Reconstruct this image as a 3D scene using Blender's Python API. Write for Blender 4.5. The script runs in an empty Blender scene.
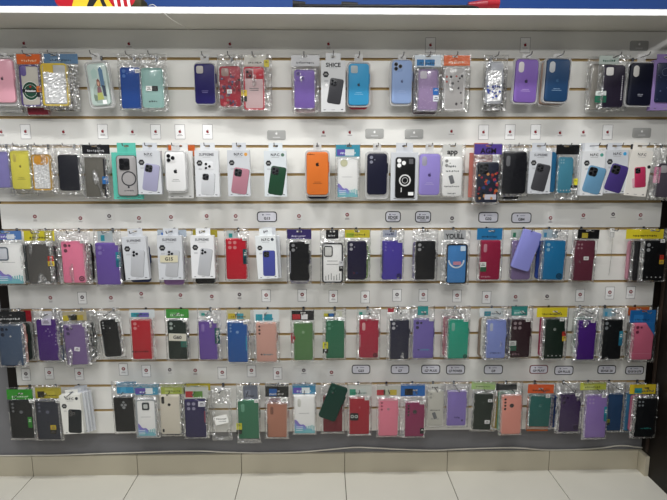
import bpy, math, random
from mathutils import Vector, Matrix, noise
C = bpy.context.scene.collection
random.seed(7)
PI = math.pi
# ------------------------------------------------------------------ camera (measured from the tile grid and the slat pitch)
FOC, PITCH, YAW, ROLL = 537.99, 0.16057, 0.01899, -0.00056
CAM = Vector((-0.0797, -1.9405, 1.1910))
Z0, SP, XL, XR = 1.6434, 0.09774, -1.2222, 1.1440
SL = -0.018                                   # front plane of the slats
cp_, sp_, cy_, sy_ = math.cos(PITCH), math.sin(PITCH), math.cos(YAW), math.sin(YAW)
FW = Vector((sy_*cp_, cy_*cp_, -sp_)); RT0 = Vector((cy_, -sy_, 0)); UP0 = RT0.cross(FW)
RT = math.cos(ROLL)*RT0 + math.sin(ROLL)*UP0; UP = -math.sin(ROLL)*RT0 + math.cos(ROLL)*UP0
def ray(px, py): return FW + RT*((px-333.5)/FOC) + UP*((250-py)/FOC)
def at(px, py, Y):
    d = ray(px, py); return CAM + d*((Y-CAM.y)/d.y)
def at_z(px, py, Z):
    d = ray(px, py); return CAM + d*((Z-CAM.z)/d.z)
cd = bpy.data.cameras.new('camera'); cam = bpy.data.objects.new('camera', cd); C.objects.link(cam)
cam.matrix_world = Matrix(((RT.x, UP.x, -FW.x, CAM.x), (RT.y, UP.y, -FW.y, CAM.y), (RT.z, UP.z, -FW.z, CAM.z), (0, 0, 0, 1)))
cd.sensor_width = 36; cd.lens = 36*FOC/667; cd.clip_start = .01
bpy.context.scene.camera = cam

# ------------------------------------------------------------------ materials
GAIN, SAT = .92, .97
def lin(h, g=None):
    h = h.lstrip('#'); o = []; mn = min(int(h[i:i+2], 16) for i in (0, 2, 4)); g = g or GAIN+(1.06-GAIN)*min(1, max(0, (mn-185)/30))
    for i in (0, 2, 4):
        c = int(h[i:i+2], 16)/255
        c = c/12.92 if c <= .04045 else ((c+.055)/1.055)**2.4
        o.append(min(.92, c*(g or GAIN)))
    l = .3*o[0]+.6*o[1]+.1*o[2]
    return (*[l+(v-l)*SAT for v in o], 1)
_m = {}
def mat(h, rough=.45, metal=0, coat=0, spec=.5, var=0, emit=0):
    k = (h, rough, metal, coat, spec, var)
    if k in _m: return _m[k]
    m = bpy.data.materials.new('mat_'+h.strip('#')); m.use_nodes = True
    nt = m.node_tree; b = nt.nodes['Principled BSDF']
    b.inputs['Base Color'].default_value = lin(h); b.inputs['Roughness'].default_value = rough
    b.inputs['Metallic'].default_value = metal; b.inputs['Coat Weight'].default_value = coat
    b.inputs['Specular IOR Level'].default_value = spec if coat or metal or rough < .35 else spec*.55
    tc = nt.nodes.new('ShaderNodeTexCoord'); n = nt.nodes.new('ShaderNodeTexNoise')
    n.inputs['Scale'].default_value = 60 if not var else 5; n.inputs['Detail'].default_value = 5
    nt.links.new(tc.outputs['Object'], n.inputs['Vector'])
    if var:
        mx = nt.nodes.new('ShaderNodeMix'); mx.data_type = 'RGBA'
        c = lin(h); mx.inputs['A'].default_value = c; mx.inputs['B'].default_value = (*[v*(1-var) for v in c[:3]], 1)
        nt.links.new(n.outputs['Fac'], mx.inputs['Factor']); nt.links.new(mx.outputs['Result'], b.inputs['Base Color'])
    else:
        mr = nt.nodes.new('ShaderNodeMapRange'); mr.inputs['To Min'].default_value = max(.03, rough-.06); mr.inputs['To Max'].default_value = rough+.06
        nt.links.new(n.outputs['Fac'], mr.inputs['Value']); nt.links.new(mr.outputs['Result'], b.inputs['Roughness'])
    _m[k] = m; return m
def film_mat(name, body, refl, rough, bump, scale, tint='#ffffff', tomax=.4):
    """clear plastic: see-through, with a little milky body and bright glints"""
    m = bpy.data.materials.new(name); m.use_nodes = True; nt = m.node_tree; nt.nodes.clear()
    N = nt.nodes.new; L = nt.links.new
    out = N('ShaderNodeOutputMaterial'); tr = N('ShaderNodeBsdfTransparent'); tr.inputs[0].default_value = (.995, .995, .995, 1)
    gl = N('ShaderNodeBsdfGlossy'); gl.inputs['Roughness'].default_value = rough
    df = N('ShaderNodeBsdfDiffuse'); df.inputs[0].default_value = (*lin(tint, 1)[:3], 1)
    tl = N('ShaderNodeBsdfTranslucent'); tl.inputs[0].default_value = (*lin(tint, 1)[:3], 1)
    m0 = N('ShaderNodeMixShader'); m0.inputs[0].default_value = .35; L(df.outputs[0], m0.inputs[1]); L(tl.outputs[0], m0.inputs[2])
    m1 = N('ShaderNodeMixShader'); m1.inputs[0].default_value = body; L(tr.outputs[0], m1.inputs[1]); L(m0.outputs[0], m1.inputs[2])
    lw = N('ShaderNodeLayerWeight'); lw.inputs['Blend'].default_value = .3
    mr = N('ShaderNodeMapRange'); mr.inputs['To Min'].default_value = refl; mr.inputs['To Max'].default_value = tomax; L(lw.outputs['Fresnel'], mr.inputs['Value'])
    m2 = N('ShaderNodeMixShader'); L(mr.outputs[0], m2.inputs[0]); L(m1.outputs[0], m2.inputs[1]); L(gl.outputs[0], m2.inputs[2])
    L(m2.outputs[0], out.inputs[0])
    if bump:
        tc = N('ShaderNodeTexCoord'); n = N('ShaderNodeTexNoise'); n.inputs['Scale'].default_value = scale; n.inputs['Detail'].default_value = 4; n.inputs['Distortion'].default_value = 1.5
        bp = N('ShaderNodeBump'); bp.inputs['Strength'].default_value = bump; bp.inputs['Distance'].default_value = .004
        L(tc.outputs['Object'], n.inputs['Vector']); L(n.outputs['Fac'], bp.inputs['Height'])
        for s in (gl, lw): L(bp.outputs[0], s.inputs['Normal'])
    return m
FILM = film_mat('clear_film', .002, .022, .12, 0, 90)
FILM_HEAVY = film_mat('crinkled_film', .004, .03, .14, 0, 110)
FOLD = film_mat('folded_film', .03, .34, .24, 0, 120, tomax=.8)
TRAY = film_mat('clear_tray_plastic', .5, .05, .12, 0, 1)
CLEARCASE = film_mat('clear_case_plastic', .22, .10, .12, .15, 30)

# ------------------------------------------------------------------ mesh builder
class MB:
    def __init__(s): s.v = []; s.f = []; s.mi = []; s.m = []
    def _i(s, m):
        if m not in s.m: s.m.append(m)
        return s.m.index(m)
    def add(s, vs, fs, m):
        b = len(s.v); s.v += [tuple(v) for v in vs]; i = s._i(m)
        for f in fs: s.f.append([b+k for k in f]); s.mi.append(i)
        return s
    def box(s, x0, x1, y0, y1, z0, z1, m):
        vs = [(x, y, z) for x in (x0, x1) for y in (y0, y1) for z in (z0, z1)]
        return s.add(vs, [(0, 1, 3, 2), (4, 6, 7, 5), (0, 4, 5, 1), (2, 3, 7, 6), (0, 2, 6, 4), (1, 5, 7, 3)], m)
    def prof(s, rings, m, cap0=True, cap1=True):
        """stack of equal-length outlines, last one faces the viewer"""
        n = len(rings[0]); vs = [p for r in rings for p in r]; fs = []
        for a in range(len(rings)-1):
            for k in range(n):
                k2 = (k+1) % n; fs.append((a*n+k, a*n+k2, (a+1)*n+k2, (a+1)*n+k))
        if cap1: fs.append([(len(rings)-1)*n+k for k in range(n)])
        if cap0: fs.append([k for k in range(n)][::-1])
        return s.add(vs, fs, m)
    def rplate(s, cx, cz, w, h, y0, y1, r, m, bev=.0, seg=5, rot=0):
        """rounded rectangle slab; y1 (< y0) is its front"""
        r = min(r, w/2-1e-5, h/2-1e-5); bev = min(bev, r*.9, (y0-y1)*.9, w*.3)
        def ring(ins, y):
            rr = max(r-ins, 1e-5); W, H = w/2-ins-rr, h/2-ins-rr; o = []
            for q, (sx, sz) in enumerate(((1, -1), (1, 1), (-1, 1), (-1, -1))):
                for k in range(seg+1):
                    a = -PI/2+q*PI/2+k*PI/2/seg
                    x, z = sx*W+rr*math.cos(a), sz*H+rr*math.sin(a)
                    if rot: x, z = x*math.cos(rot)+z*math.sin(rot), -x*math.sin(rot)+z*math.cos(rot)
                    o.append((cx+x, y, cz+z))
            return o
        R = [ring(0, y0), ring(0, y1+bev)]
        if bev: R += [ring(bev*.3, y1+bev*.3), ring(bev, y1)]
        return s.prof(R, m)
    def disc(s, cx, cz, r, y0, y1, m, n=14, sx=1, sz=1):
        def ring(y): return [(cx+r*sx*math.cos(2*PI*k/n), y, cz+r*sz*math.sin(2*PI*k/n)) for k in range(n)]
        return s.prof([ring(y0), ring(y1)], m)
    def torus(s, cx, cz, r0, r1, y0, y1, m, n=24):
        rs = []
        for r, y in ((r1, y0), (r1, y1), (r0, y1), (r0, y0)):
            rs.append([(cx+r*math.cos(2*PI*k/n), y, cz+r*math.sin(2*PI*k/n)) for k in range(n)])
        return s.prof(rs+[rs[0]], m, False, False)
    def frame(s, cx, cz, w, h, y0, y1, r, t, m, seg=5):
        """hollow rounded rectangle"""
        def ring(ins, y):
            rr = max(r-ins, .0004); W, H = w/2-ins-rr, h/2-ins-rr
            return [(cx+sx*W+rr*math.cos(-PI/2+q*PI/2+k*PI/2/seg), y, cz+sz*H+rr*math.sin(-PI/2+q*PI/2+k*PI/2/seg)) for q, (sx, sz) in enumerate(((1, -1), (1, 1), (-1, 1), (-1, -1))) for k in range(seg+1)]
        a = [ring(0, y0), ring(0, y1), ring(t, y1), ring(t, y0)]
        return s.prof(a+[a[0]], m, False, False)
    def poly(s, pts, y0, y1, m):
        return s.prof([[(x, y0, z) for x, z in pts], [(x, y1, z) for x, z in pts]], m)
    def text(s, t, cx, cz, h, y, m, wmax=None, rot=0):
        vs, fs, (w, hh) = glyphs(t); k = h/hh
        kx = min(k, wmax/w) if wmax else k
        ca, sa = math.cos(rot), math.sin(rot)
        return s.add([(cx+(a*kx)*ca+(b*k)*sa, y, cz-(a*kx)*sa+(b*k)*ca) for a, b in vs], fs, m)
    def build(s, name, parent=None, smooth=True, loc=None, ang=.6):
        me = bpy.data.meshes.new(name); me.from_pydata(s.v, [], s.f)
        for m in s.m: me.materials.append(m)
        me.polygons.foreach_set('material_index', s.mi)
        me.polygons.foreach_set('use_smooth', [smooth]*len(s.f)); me.update()
        if smooth:
            try: me.set_sharp_from_angle(angle=ang)
            except Exception: pass
        o = bpy.data.objects.new(name, me); C.objects.link(o)
        if parent: o.parent = parent
        if loc is not None: o.location = loc
        return o
_g = {}
def glyphs(t):
    if t not in _g:
        c = bpy.data.curves.new('t', 'FONT'); c.body = t; c.resolution_u = 2; c.offset = .03
        o = bpy.data.objects.new('t', c); C.objects.link(o)
        bpy.context.view_layer.update()
        me = bpy.data.meshes.new_from_object(o.evaluated_get(bpy.context.evaluated_depsgraph_get()))
        vs = [(v.co.x, v.co.y) for v in me.vertices]; fs = [tuple(p.vertices) for p in me.polygons]
        bpy.data.objects.remove(o); bpy.data.curves.remove(c); bpy.data.meshes.remove(me)
        x0, x1 = min(v[0] for v in vs), max(v[0] for v in vs); y0, y1 = min(v[1] for v in vs), max(v[1] for v in vs)
        _g[t] = ([(a-(x0+x1)/2, b-(y0+y1)/2) for a, b in vs], fs, (x1-x0, y1-y0))
    return _g[t]
APPLE = [(0, -.47), (.12, -.5), (.24, -.5), (.37, -.36), (.45, -.16), (.33, -.06), (.28, .08), (.32, .2), (.42, .28), (.32, .37), (.18, .39), (.03, .34), (-.1, .36), (-.24, .38), (-.38, .28), (-.45, .12), (-.45, -.08), (-.38, -.3), (-.26, -.48), (-.13, -.5)]
LEAF = [(0, .42), (.02, .54), (.1, .64), (.22, .7), (.21, .58), (.13, .47)]
def apple(mb, cx, cz, h, y, m):
    for P in (APPLE, LEAF): mb.add([(cx+a*h*.85, y, cz+b*h*.85-.08*h) for a, b in P], [tuple(range(len(P)))], m)
def tag(o, label, cat, group=None, kind=None):
    o['label'] = label; o['category'] = cat
    if group: o['group'] = group
    if kind: o['kind'] = kind
    return o
def struct(o): o['kind'] = 'structure'; return o
def empty(name, loc, rot=(0, 0, 0)):
    o = bpy.data.objects.new(name, None); C.objects.link(o); o.location = loc; o.rotation_euler = rot; o.empty_display_size = .02; return o
def tube(name, pts, r, m, parent=None, res=6):
    """swept round wire through points (Catmull-Rom)"""
    P = [Vector(p) for p in pts]; Q = []
    for i in range(len(P)-1):
        a, b, c, d = P[max(i-1, 0)], P[i], P[i+1], P[min(i+2, len(P)-1)]
        for k in range(res):
            t = k/res; Q.append(.5*((2*b)+(c-a)*t+(2*a-5*b+4*c-d)*t*t+(3*b-a-3*c+d)*t**3))
    Q.append(P[-1]); rings = []; n = 7
    nrm = None
    for i, q in enumerate(Q):
        d = (Q[min(i+1, len(Q)-1)]-Q[max(i-1, 0)]).normalized()
        nrm = d.orthogonal().normalized() if nrm is None else (nrm-d*nrm.dot(d)).normalized()
        bn = d.cross(nrm); rings.append([q+nrm*r*math.cos(2*PI*k/n)+bn*r*math.sin(2*PI*k/n) for k in range(n)])
    return MB().prof(rings, m).build(name, parent, ang=1.2)

# ------------------------------------------------------------------ the room
def procedural_white(name, h, rough, var, coat=0):
    return mat(h, rough, 0, coat, .5, var)
SLAT = mat('#e0dfda', .34, 0, .0, .5, .03)
CORE = mat('#d8bb84', .75, 0, 0, .3, .3)
GREYW = mat('#818184', .8, 0, 0, .3, .12)
GROUT = mat('#6f6a5e', .9)
TILE = mat('#dcd9cd', .22, 0, 0, .5, .10)
SKIRT = mat('#c9c1ab', .3, 0, 0, .5, .14)
DARK = mat('#1b1512', .4, 0, 0, .4, .3)
BLUE = mat('#0c3878', .5, 0, 0, .4, .05)
X0R, X1R = -2.0, 1.17
struct(MB().box(X0R, X1R+.06, 0, .1, -.02, 1.66, GREYW).build('wall_back', smooth=False))
struct(MB().box(X0R, X1R+.06, -.012, .1, 1.67, 2.75, BLUE).build('wall_upper', smooth=False))
fl = MB().box(X0R, X1R+.06, -4.6, .1, -.05, -.004, GROUT)
for i in range(-5, 4):
    for j in range(0, 11):
        x0, x1 = max(X0R, i*.4+.0015), min(X1R+.06, i*.4+.3985)
        if x1 <= x0: continue
        fl.rplate((x0+x1)/2, 0, .1, .1, 0, -.001, .001, GROUT) if False else fl.box(x0, x1, -.011-(j+1)*.4+.003, -.011-j*.4, -.02, 0, TILE)
struct(fl.build('floor', smooth=False))
sk = MB()
for i in range(-5, 3):
    x0, x1 = max(X0R, i*.4+.0012), min(1.150, i*.4+.3988)
    sk.box(x0, x1, -.011, 0, 0, .080, SKIRT)
sk.box(X0R, 1.150, -.008, 0, 0, .078, GROUT)
struct(sk.build('baseboard_back', smooth=False))
struct(MB().box(1.151, 1.1655, -.060, 0, 0, .080, SKIRT).build('baseboard_right', smooth=False))
# dark wood cabinet side standing forward on the right
cr = empty('cabinet', (1.1665, -.001, 0)); tag(cr, 'dark brown wooden cabinet side standing forward beside the slatted display wall', 'cabinet')
MB().box(0, .04, -1.3, 0, 0, 1.63, DARK).build('side_panel', cr, False)
MB().box(-.004, 0, -.045, -.030, .09, 1.63, mat('#3a2e27', .35)).build('edge_strip', cr, False)
# slatted display panel
sw = empty('slatwall_panel', ((XL+XR)/2, 0, Z0-15*SP)); tag(sw, 'white slatted display panel with brown grooves covering the wall behind the phone cases', 'display panel')
def W(o, root): o.parent = root; o.matrix_parent_inverse = Matrix.Translation(-Vector(root.location)); return o
core = MB().box(XL, XR, -.0105, -.0005, Z0-15*SP, Z0-.0072, CORE)
GAP = .0085
fb = MB()
for k in range(15):
    zt, zb = Z0-k*SP-(GAP if k else .0075), Z0-(k+1)*SP
    # brown MDF lips seen inside the groove, white laminate on the face
    core.box(XL, XR, -.0165, -.0105, zb, zt, CORE)
    fb.box(XL, XR, -.018, -.0164, zb+.0004, zt-.0004, SLAT)
W(core.build('board_core', smooth=False), sw); W(fb.build('slat_face', smooth=False), sw)
e1 = MB().box(XL-.032, XL-.001, -.02, -.0005, Z0-15*SP, Z0-.0072, DARK).build('trim_left', smooth=False); struct(e1)
e2 = MB().box(XR+.001, XR+.0215, -.02, -.0005, Z0-15*SP, Z0-.0072, DARK).build('trim_right', smooth=False); struct(e2)
# shelf over the panel
ZS = Z0-.0068
sy0 = at_z(300, 14.0, ZS).y
shf = empty('shelf', (0, 0, ZS)); tag(shf, 'white shelf board running along the top of the slatted panel', 'shelf')
SHW = mat('#d6d3ca', .4, 0, 0, .5, .03)
MB().box(X0R+.3, XR+.004, sy0+.003, -.0005, .0005, .0185, SHW).build('board', shf, False)
MB().box(X0R+.3, XR+.004, sy0, sy0+.0028, .0005, .0185, mat('#ffffff', .3)).build('edge_band', shf, False)
SHZ = ZS+.0192

# ------------------------------------------------------------------ packages
HK = {1: 1, 2: 4, 3: 7, 4: 10, 5: 13}
HZ = {r: Z0-k*SP-.0045 for r, k in HK.items()}
ROWN = {1: 'topmost row of hooks', 2: 'second row of hooks', 3: 'middle row of hooks', 4: 'fourth row of hooks', 5: 'lowest row of hooks'}
FRONT = []                                       # (row, x px, short name, X, front Y)
WHITE = mat('#e6e6e6', .45); BLACK = mat('#131315', .4); GREYL = mat('#c3c3c0', .5); LENS = mat('#0b0c10', .08, 0, .6)
RINGM = mat('#8f9094', .25, .8)
class Pkg:
    def __init__(s, row, case, Yf, th, tilt=0, hookx=None, name='hanging_phone_case'):
        s.row, s.Yf, s.th = row, Yf, th
        x0, y0, x1, y1 = case
        s.px = (x0+x1)/2
        c = at((x0+x1)/2, (y0+y1)/2, Yf)
        hx = c.x if hookx is None else at(hookx, (y0+y1)/2, Yf).x
        if tilt and hookx is None: hx = c.x+math.sin(math.radians(tilt))*(HZ[row]-c.z)
        s.root = empty(name, (hx, Yf+th, HZ[row]), (0, math.radians(tilt), 0)); s.hx = hx
        s.inv = Matrix.Rotation(-math.radians(tilt), 3, 'Y')
        s.loc0 = Vector((hx, Yf+th, HZ[row]))
    def L(s, px, py):
        v = s.inv @ (at(px, py, s.Yf)-s.loc0); return v.x, v.z
    def R(s, r):
        """pixel box -> local centre x, centre z, width, height"""
        cx, cz = s.L((r[0]+r[2])/2, (r[1]+r[3])/2)
        a, b = at(r[0], (r[1]+r[3])/2, s.Yf), at(r[2], (r[1]+r[3])/2, s.Yf)
        c, d = at((r[0]+r[2])/2, r[1], s.Yf), at((r[0]+r[2])/2, r[3], s.Yf)
        return cx, cz, (b.x-a.x), (c.z-d.z)
def squiggle(mb, cx, cz, w, h, y, m, seed, rows=1):
    rn = random.Random(seed)
    for q in range(rows):
        x = cx-w/2; zz = cz+(rows/2-.5-q)*h*1.5
        while x < cx+w/2-h*.3:
            ww = h*rn.uniform(.3, .6)
            mb.rplate(x+ww/2, zz+rn.uniform(-.12, .12)*h, ww, h*rn.uniform(.55, 1.05), y+.0002, y, h*.15, m, seg=1, rot=rn.uniform(-.4, .4))
            x += ww+h*rn.uniform(.25, .5)
def lines(mb, cx, cz, w, n, y, m, h=.0011, gap=.0032, seed=1):
    rn = random.Random(seed)
    for i in range(n):
        ww = w*rn.uniform(.6, 1); mb.box(cx-ww/2, cx+ww/2, y, y+.0002, cz-i*gap-h/2, cz-i*gap+h/2, m)
def film(root, x0, x1, z0, z1, yb, yf, cr, m, seed=0, amp=1.0, name='plastic_bag', calm=(), patch=0):
    """poly bag: crumpled facets round the contents, lying flat over them; heavy bags crumple in patches everywhere"""
    st = .0034; nx = max(6, int((x1-x0)/st)); nz = max(8, int((z1-z0)/st)); ym = (yb+yf)/2
    vs = []; fs = []; fold = []; tt = []; rn = random.Random(seed*13+5); heavy = m is FILM_HEAVY
    def dist(c, x, z): return max(c[0]-x, x-c[1], c[2]-z, z-c[3], 0)
    for j in range(nz+1):
        for i in range(nx+1):
            x = x0+(x1-x0)*i/nx; z = z0+(z1-z0)*j/nz
            e = min(x-x0, x1-x, z-z0, z1-z); edge = e < 1e-6
            d = dist(cr, x, z); t = max(0, 1-d/.012); t = t*t*(3-2*t)
            dc = min([d]+[dist(c, x, z) for c in calm])
            a = min(1, max(0, dc-.0008)/.004)
            if patch and a < 1: a = max(a, min(1, max(0, noise.noise(Vector((x*45+seed*5.7, z*14, seed*2.3)))*3.2-patch)))
            a *= .35+.65*min(1, .5+1.1*abs(noise.noise(Vector((x*30, z*30, seed*1.7))))*2)
            amp_ = (.00015+.0022*a)*amp*(0 if edge else 1)
            y = ym+(yf-ym)*t-.0004-amp_*(1+rn.uniform(-1, 1))
            if not edge: x += rn.uniform(-1, 1)*st*.3*a; z += rn.uniform(-1, 1)*st*.3*a
            else: x += .0012*noise.noise(Vector((z*60, seed, 1))) if i in (0, nx) else 0
            vs.append((x, y, z)); tt.append(a)
    for j in range(nz):
        for i in range(nx):
            a = j*(nx+1)+i; q = (a, a+1, a+nx+2, a+nx+1)
            if sum(tt[k] for k in q) > .6: fold += [(q[0], q[1], q[2]), (q[0], q[2], q[3])] if (i+j) % 2 else [(q[0], q[1], q[3]), (q[1], q[2], q[3])]
            else: fs.append(q)
    # plain back sheet joined along the seam
    b = len(vs); ring = [i for i in range(nx+1)]+[(j+1)*(nx+1)-1 for j in range(1, nz)]+[nz*(nx+1)+i for i in range(nx, -1, -1)]+[j*(nx+1) for j in range(nz-1, 0, -1)]
    for k in ring:
        x, y, z = vs[k]; cxm, czm = (x0+x1)/2, (z0+z1)/2
        vs.append((cxm+(x-cxm)*.93, yb+.0004, czm+(z-czm)*.97))
    n = len(ring)
    for k in range(n): fs.append((ring[k], b+k, b+(k+1) % n, ring[(k+1) % n]))
    fs.append([b+k for k in range(n)])
    return MB().add(vs, fs, m).add([], [[k-len(vs) for k in f] for f in fold], FOLD).build(name, root, False)
def make_case(P, case, col, cam=None, cl='#c9c9c4', dark='#17171a', r=.0115, rough=.42, coat=0., logo=None, mats=None, name='phone_case', frame=None, wh=None):
    """moulded cover with rolled edge; camera openings are sub-parts"""
    cx, cz, w, h = P.R(case)
    if wh: w, h = wh
    m = mats or mat(col, rough, 0, coat)
    mb = MB(); y0, y1 = 0, -P.th
    mb.rplate(cx, cz, w, h, y0, y1, r, m, .0032)
    if frame: mb.frame(cx, cz, w+.0006, h+.0006, y0+.0002, y1-.0012, r, .0052, mat(frame, .35))
    # side buttons
    for zz, hh in ((.2, .012), (.1, .016)): mb.rplate(cx+w/2, cz+h*zz, .0018, hh, -P.th*.7, -P.th*.35, .0006, m, seg=2)
    yf = y1-(.0012 if frame else 0)
    if logo: apple(mb, cx, cz+h*logo[1], logo[2] if len(logo) > 2 else .013, y1-.00025, mat(logo[0], .3))
    if logo and len(logo) > 3: lines(mb, cx, cz-h*.2, w*.45, 2, y1-.0003, mat(logo[3], .5), .0013, .005)
    o = mb.build(name, P.root)
    P.case = (cx, cz, w, h)
    fx = lambda u: cx-w/2+u*w
    fz = lambda v: cz+h/2-v*w              # v in case widths from the top
    CL, DK = mat(cl, .35), mat(dark, .12, 0, .3)
    def hole(u, v, rad, mm=CL, ring=False, sx=1, sz=1, nm='camera_opening'):
        q = MB().disc(fx(u), fz(v), rad*w, y1+.0005, y1-.0004, mm, 16, sx, sz)
        q.torus(fx(u), fz(v), rad*w*.98, rad*w*1.16, y1+.0003, y1-.0009, m, 16) if sx == sz == 1 else None
        b = q.build(nm, o)
        return b
    if cam:
        for c in cam.split('+'):
            if c == 'v2': [hole(.2, v, .085) for v in (.2, .43)]; hole(.37, .32, .03)
            elif c == 'v2d': [hole(.2, v, .085, DK) for v in (.2, .43)]; hole(.38, .2, .06, DK)
            elif c == 'v3': [hole(.17, v, .05) for v in (.16, .32, .48)]
            elif c == 'v3d': [hole(.17, v, .055, DK) for v in (.18, .36, .54)]
            elif c == 'v4d': [hole(.17, v, .062, DK) for v in (.2, .37, .54, .71)]; hole(.5, .54, .115, DK)
            elif c == 'q4': [hole(u, v, .085) for u in (.2, .44) for v in (.2, .44)]
            elif c == 'q4s': [hole(u, v, .05) for u in (.18, .34) for v in (.2, .38)]
            elif c == 'tri': hole(.5, .28, .06); hole(.42, .42, .07); hole(.58, .42, .07); hole(.5, .55, .08)
            elif c == 'fp': hole(.5, .52, .075)
            elif c == 'fpd': hole(.5, .52, .085, DK)
            elif c == 'dot': hole(.52, .5, .04)
            elif c == 'pillh': MB().rplate(fx(.24), fz(.34), w*.24, w*.46, y1+.0004, y1-.0005, w*.12, CL, .0003).build('camera_opening', o)
            elif c == 'pillv': MB().rplate(fx(.24), fz(.38), w*.16, w*.42, y1+.0004, y1-.0005, w*.08, CL, .0003).build('camera_opening', o)
            elif c == 'rect':
                q = MB().rplate(fx(.3), fz(.4), w*.34, w*.44, y1+.0004, y1-.0005, w*.07, CL, .0003)
                q.frame(fx(.3), fz(.4), w*.42, w*.52, y1, y1-.0016, w*.1, w*.045, mat('#2a2b2e' if dark == '#17171a' else dark, .3)); q.build('camera_opening', o)
            elif c == 'sqh':
                q = MB().rplate(fx(.28), fz(.28), w*.36, w*.38, y1+.0004, y1-.0005, w*.09, CL, .0003)
                q.frame(fx(.28), fz(.28), w*.40, w*.42, y1, y1-.0010, w*.11, w*.03, m); q.build('camera_opening', o)
            elif c in ('sq2', 'sq3', 'sq3d'):
                b = MB().rplate(fx(.29), fz(.3), w*.46, w*.47, y1+.0004, y1-.0014, w*.12, mat(dark, .25) if c == 'sq3d' else m, .0007).build('camera_module', o)
                for (u, v) in {'sq2': ((.2, .2), (.38, .4))}.get(c, ((.19, .2), (.19, .41), (.4, .3))):
                    q = MB(); q.disc(fx(u), fz(v), w*.082, y1-.001, y1-.0022, LENS if c != 'sq2' else CL, 16); q.torus(fx(u), fz(v), w*.078, w*.1, y1-.001, y1-.0026, RINGM, 16); q.build('camera_lens', b)
            elif c == 'pills': # two dark ovals
                MB().rplate(fx(.17), fz(.26), w*.15, w*.38, y1+.0004, y1-.0006, w*.07, DK, .0003).build('camera_opening', o); hole(.47, .5, .08, DK, nm='fingerprint_opening')
    return o
def header(P, r, cols, seed, y, tx=None, tc='#222222'):
    cx, cz, w, h = P.R(r); mb = MB()
    zt = max(cz+h/2, .004); h = zt-(cz-h/2); cz = zt-h/2
    hs = .004                                             # slot the hook passes through
    if zt > hs: zc = 0
    m = mat(cols[0], .4)
    if cz-h/2 < -.0035 and zt > .0038:                     # card with a real hanging hole
        for a in ((cx-w/2, -.009, cz-h/2, zt), (.009, cx+w/2, cz-h/2, zt), (-.009, .009, cz-h/2, -.0028), (-.009, .009, .0028, zt)):
            if a[1]-a[0] > .001 and a[3]-a[2] > .0004: mb.box(a[0], a[1], y, y+.0008, a[2], a[3], m)
    else: mb.box(cx-w/2, cx+w/2, y, y+.0008, cz-h/2, zt, m)
    zl = cz-h/2+min(h*.45, .012); rn = random.Random(seed)
    for q, c in enumerate(cols[1:]):                       # printed blocks of other colours
        ww = w*rn.uniform(.25, .42); xx = cx-w/2+(q+.6)*w/(len(cols)-.2)
        mb.box(max(cx-w/2, xx-ww/2), min(cx+w/2, xx+ww/2), y-.0003, y, cz-h/2+h*.08, cz-h/2+h*.62, mat(c, .4))
    if tx and tx != '~': mb.text(tx, cx, zl+.0005, min(.019, h*.62), y-.0006, mat(tc, .5), w*.85)
    elif tx == '~': squiggle(mb, cx, zl-.001, w*.62, min(.0075, h*.36), y-.0006, mat(tc, .5), seed)
    return mb.build('header_card', P.root, False)
def sticker(P, r, cols, y, name='sticker', rot=0, tx=None, tc='#222222'):
    cx, cz, w, h = P.R(r); mb = MB()
    mb.rplate(cx, cz, w, h, y+.0003, y, .0012, mat(cols[0], .4), seg=2, rot=math.radians(rot))
    if len(cols) > 1 and cols[1] != '-': mb.box(cx-w/2, cx+w/2, y-.0002, y, cz-h/2, cz-h/2+h*.45, mat(cols[1], .4))
    if tx: mb.text(tx, cx, cz, h*.5, y-.0003, mat(tc, .6), w*.8, math.radians(rot))
    elif len(cols) > 1 and w > h: lines(mb, cx, cz+h*.12, w*.7, 2, y-.0003, mat('#555555', .6), h*.12, h*.28)
    elif w < h: lines(mb, cx, cz+h*.25, w*.6, 2, y-.0003, mat('#e8e8e0' if cols[0] < '#8' else '#333333', .6), h*.06, h*.13)
    return mb.build(name, P.root, False)
def price(P, x1, y0, y):
    return sticker(P, (x1-4.6, y0-1.2, x1-.2, y0+2), ('#e9e9e6', '#e9e9e6'), y, 'price_sticker')
def done(P, short, label, cat='phone case', hook=True):
    tag(P.root, label, cat, 'packaged phone cases on the '+ROWN[P.row])
    if hook: FRONT.append((P.row, P.px, short, P.hx, P.Yf))
SEED = [0]
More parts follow.
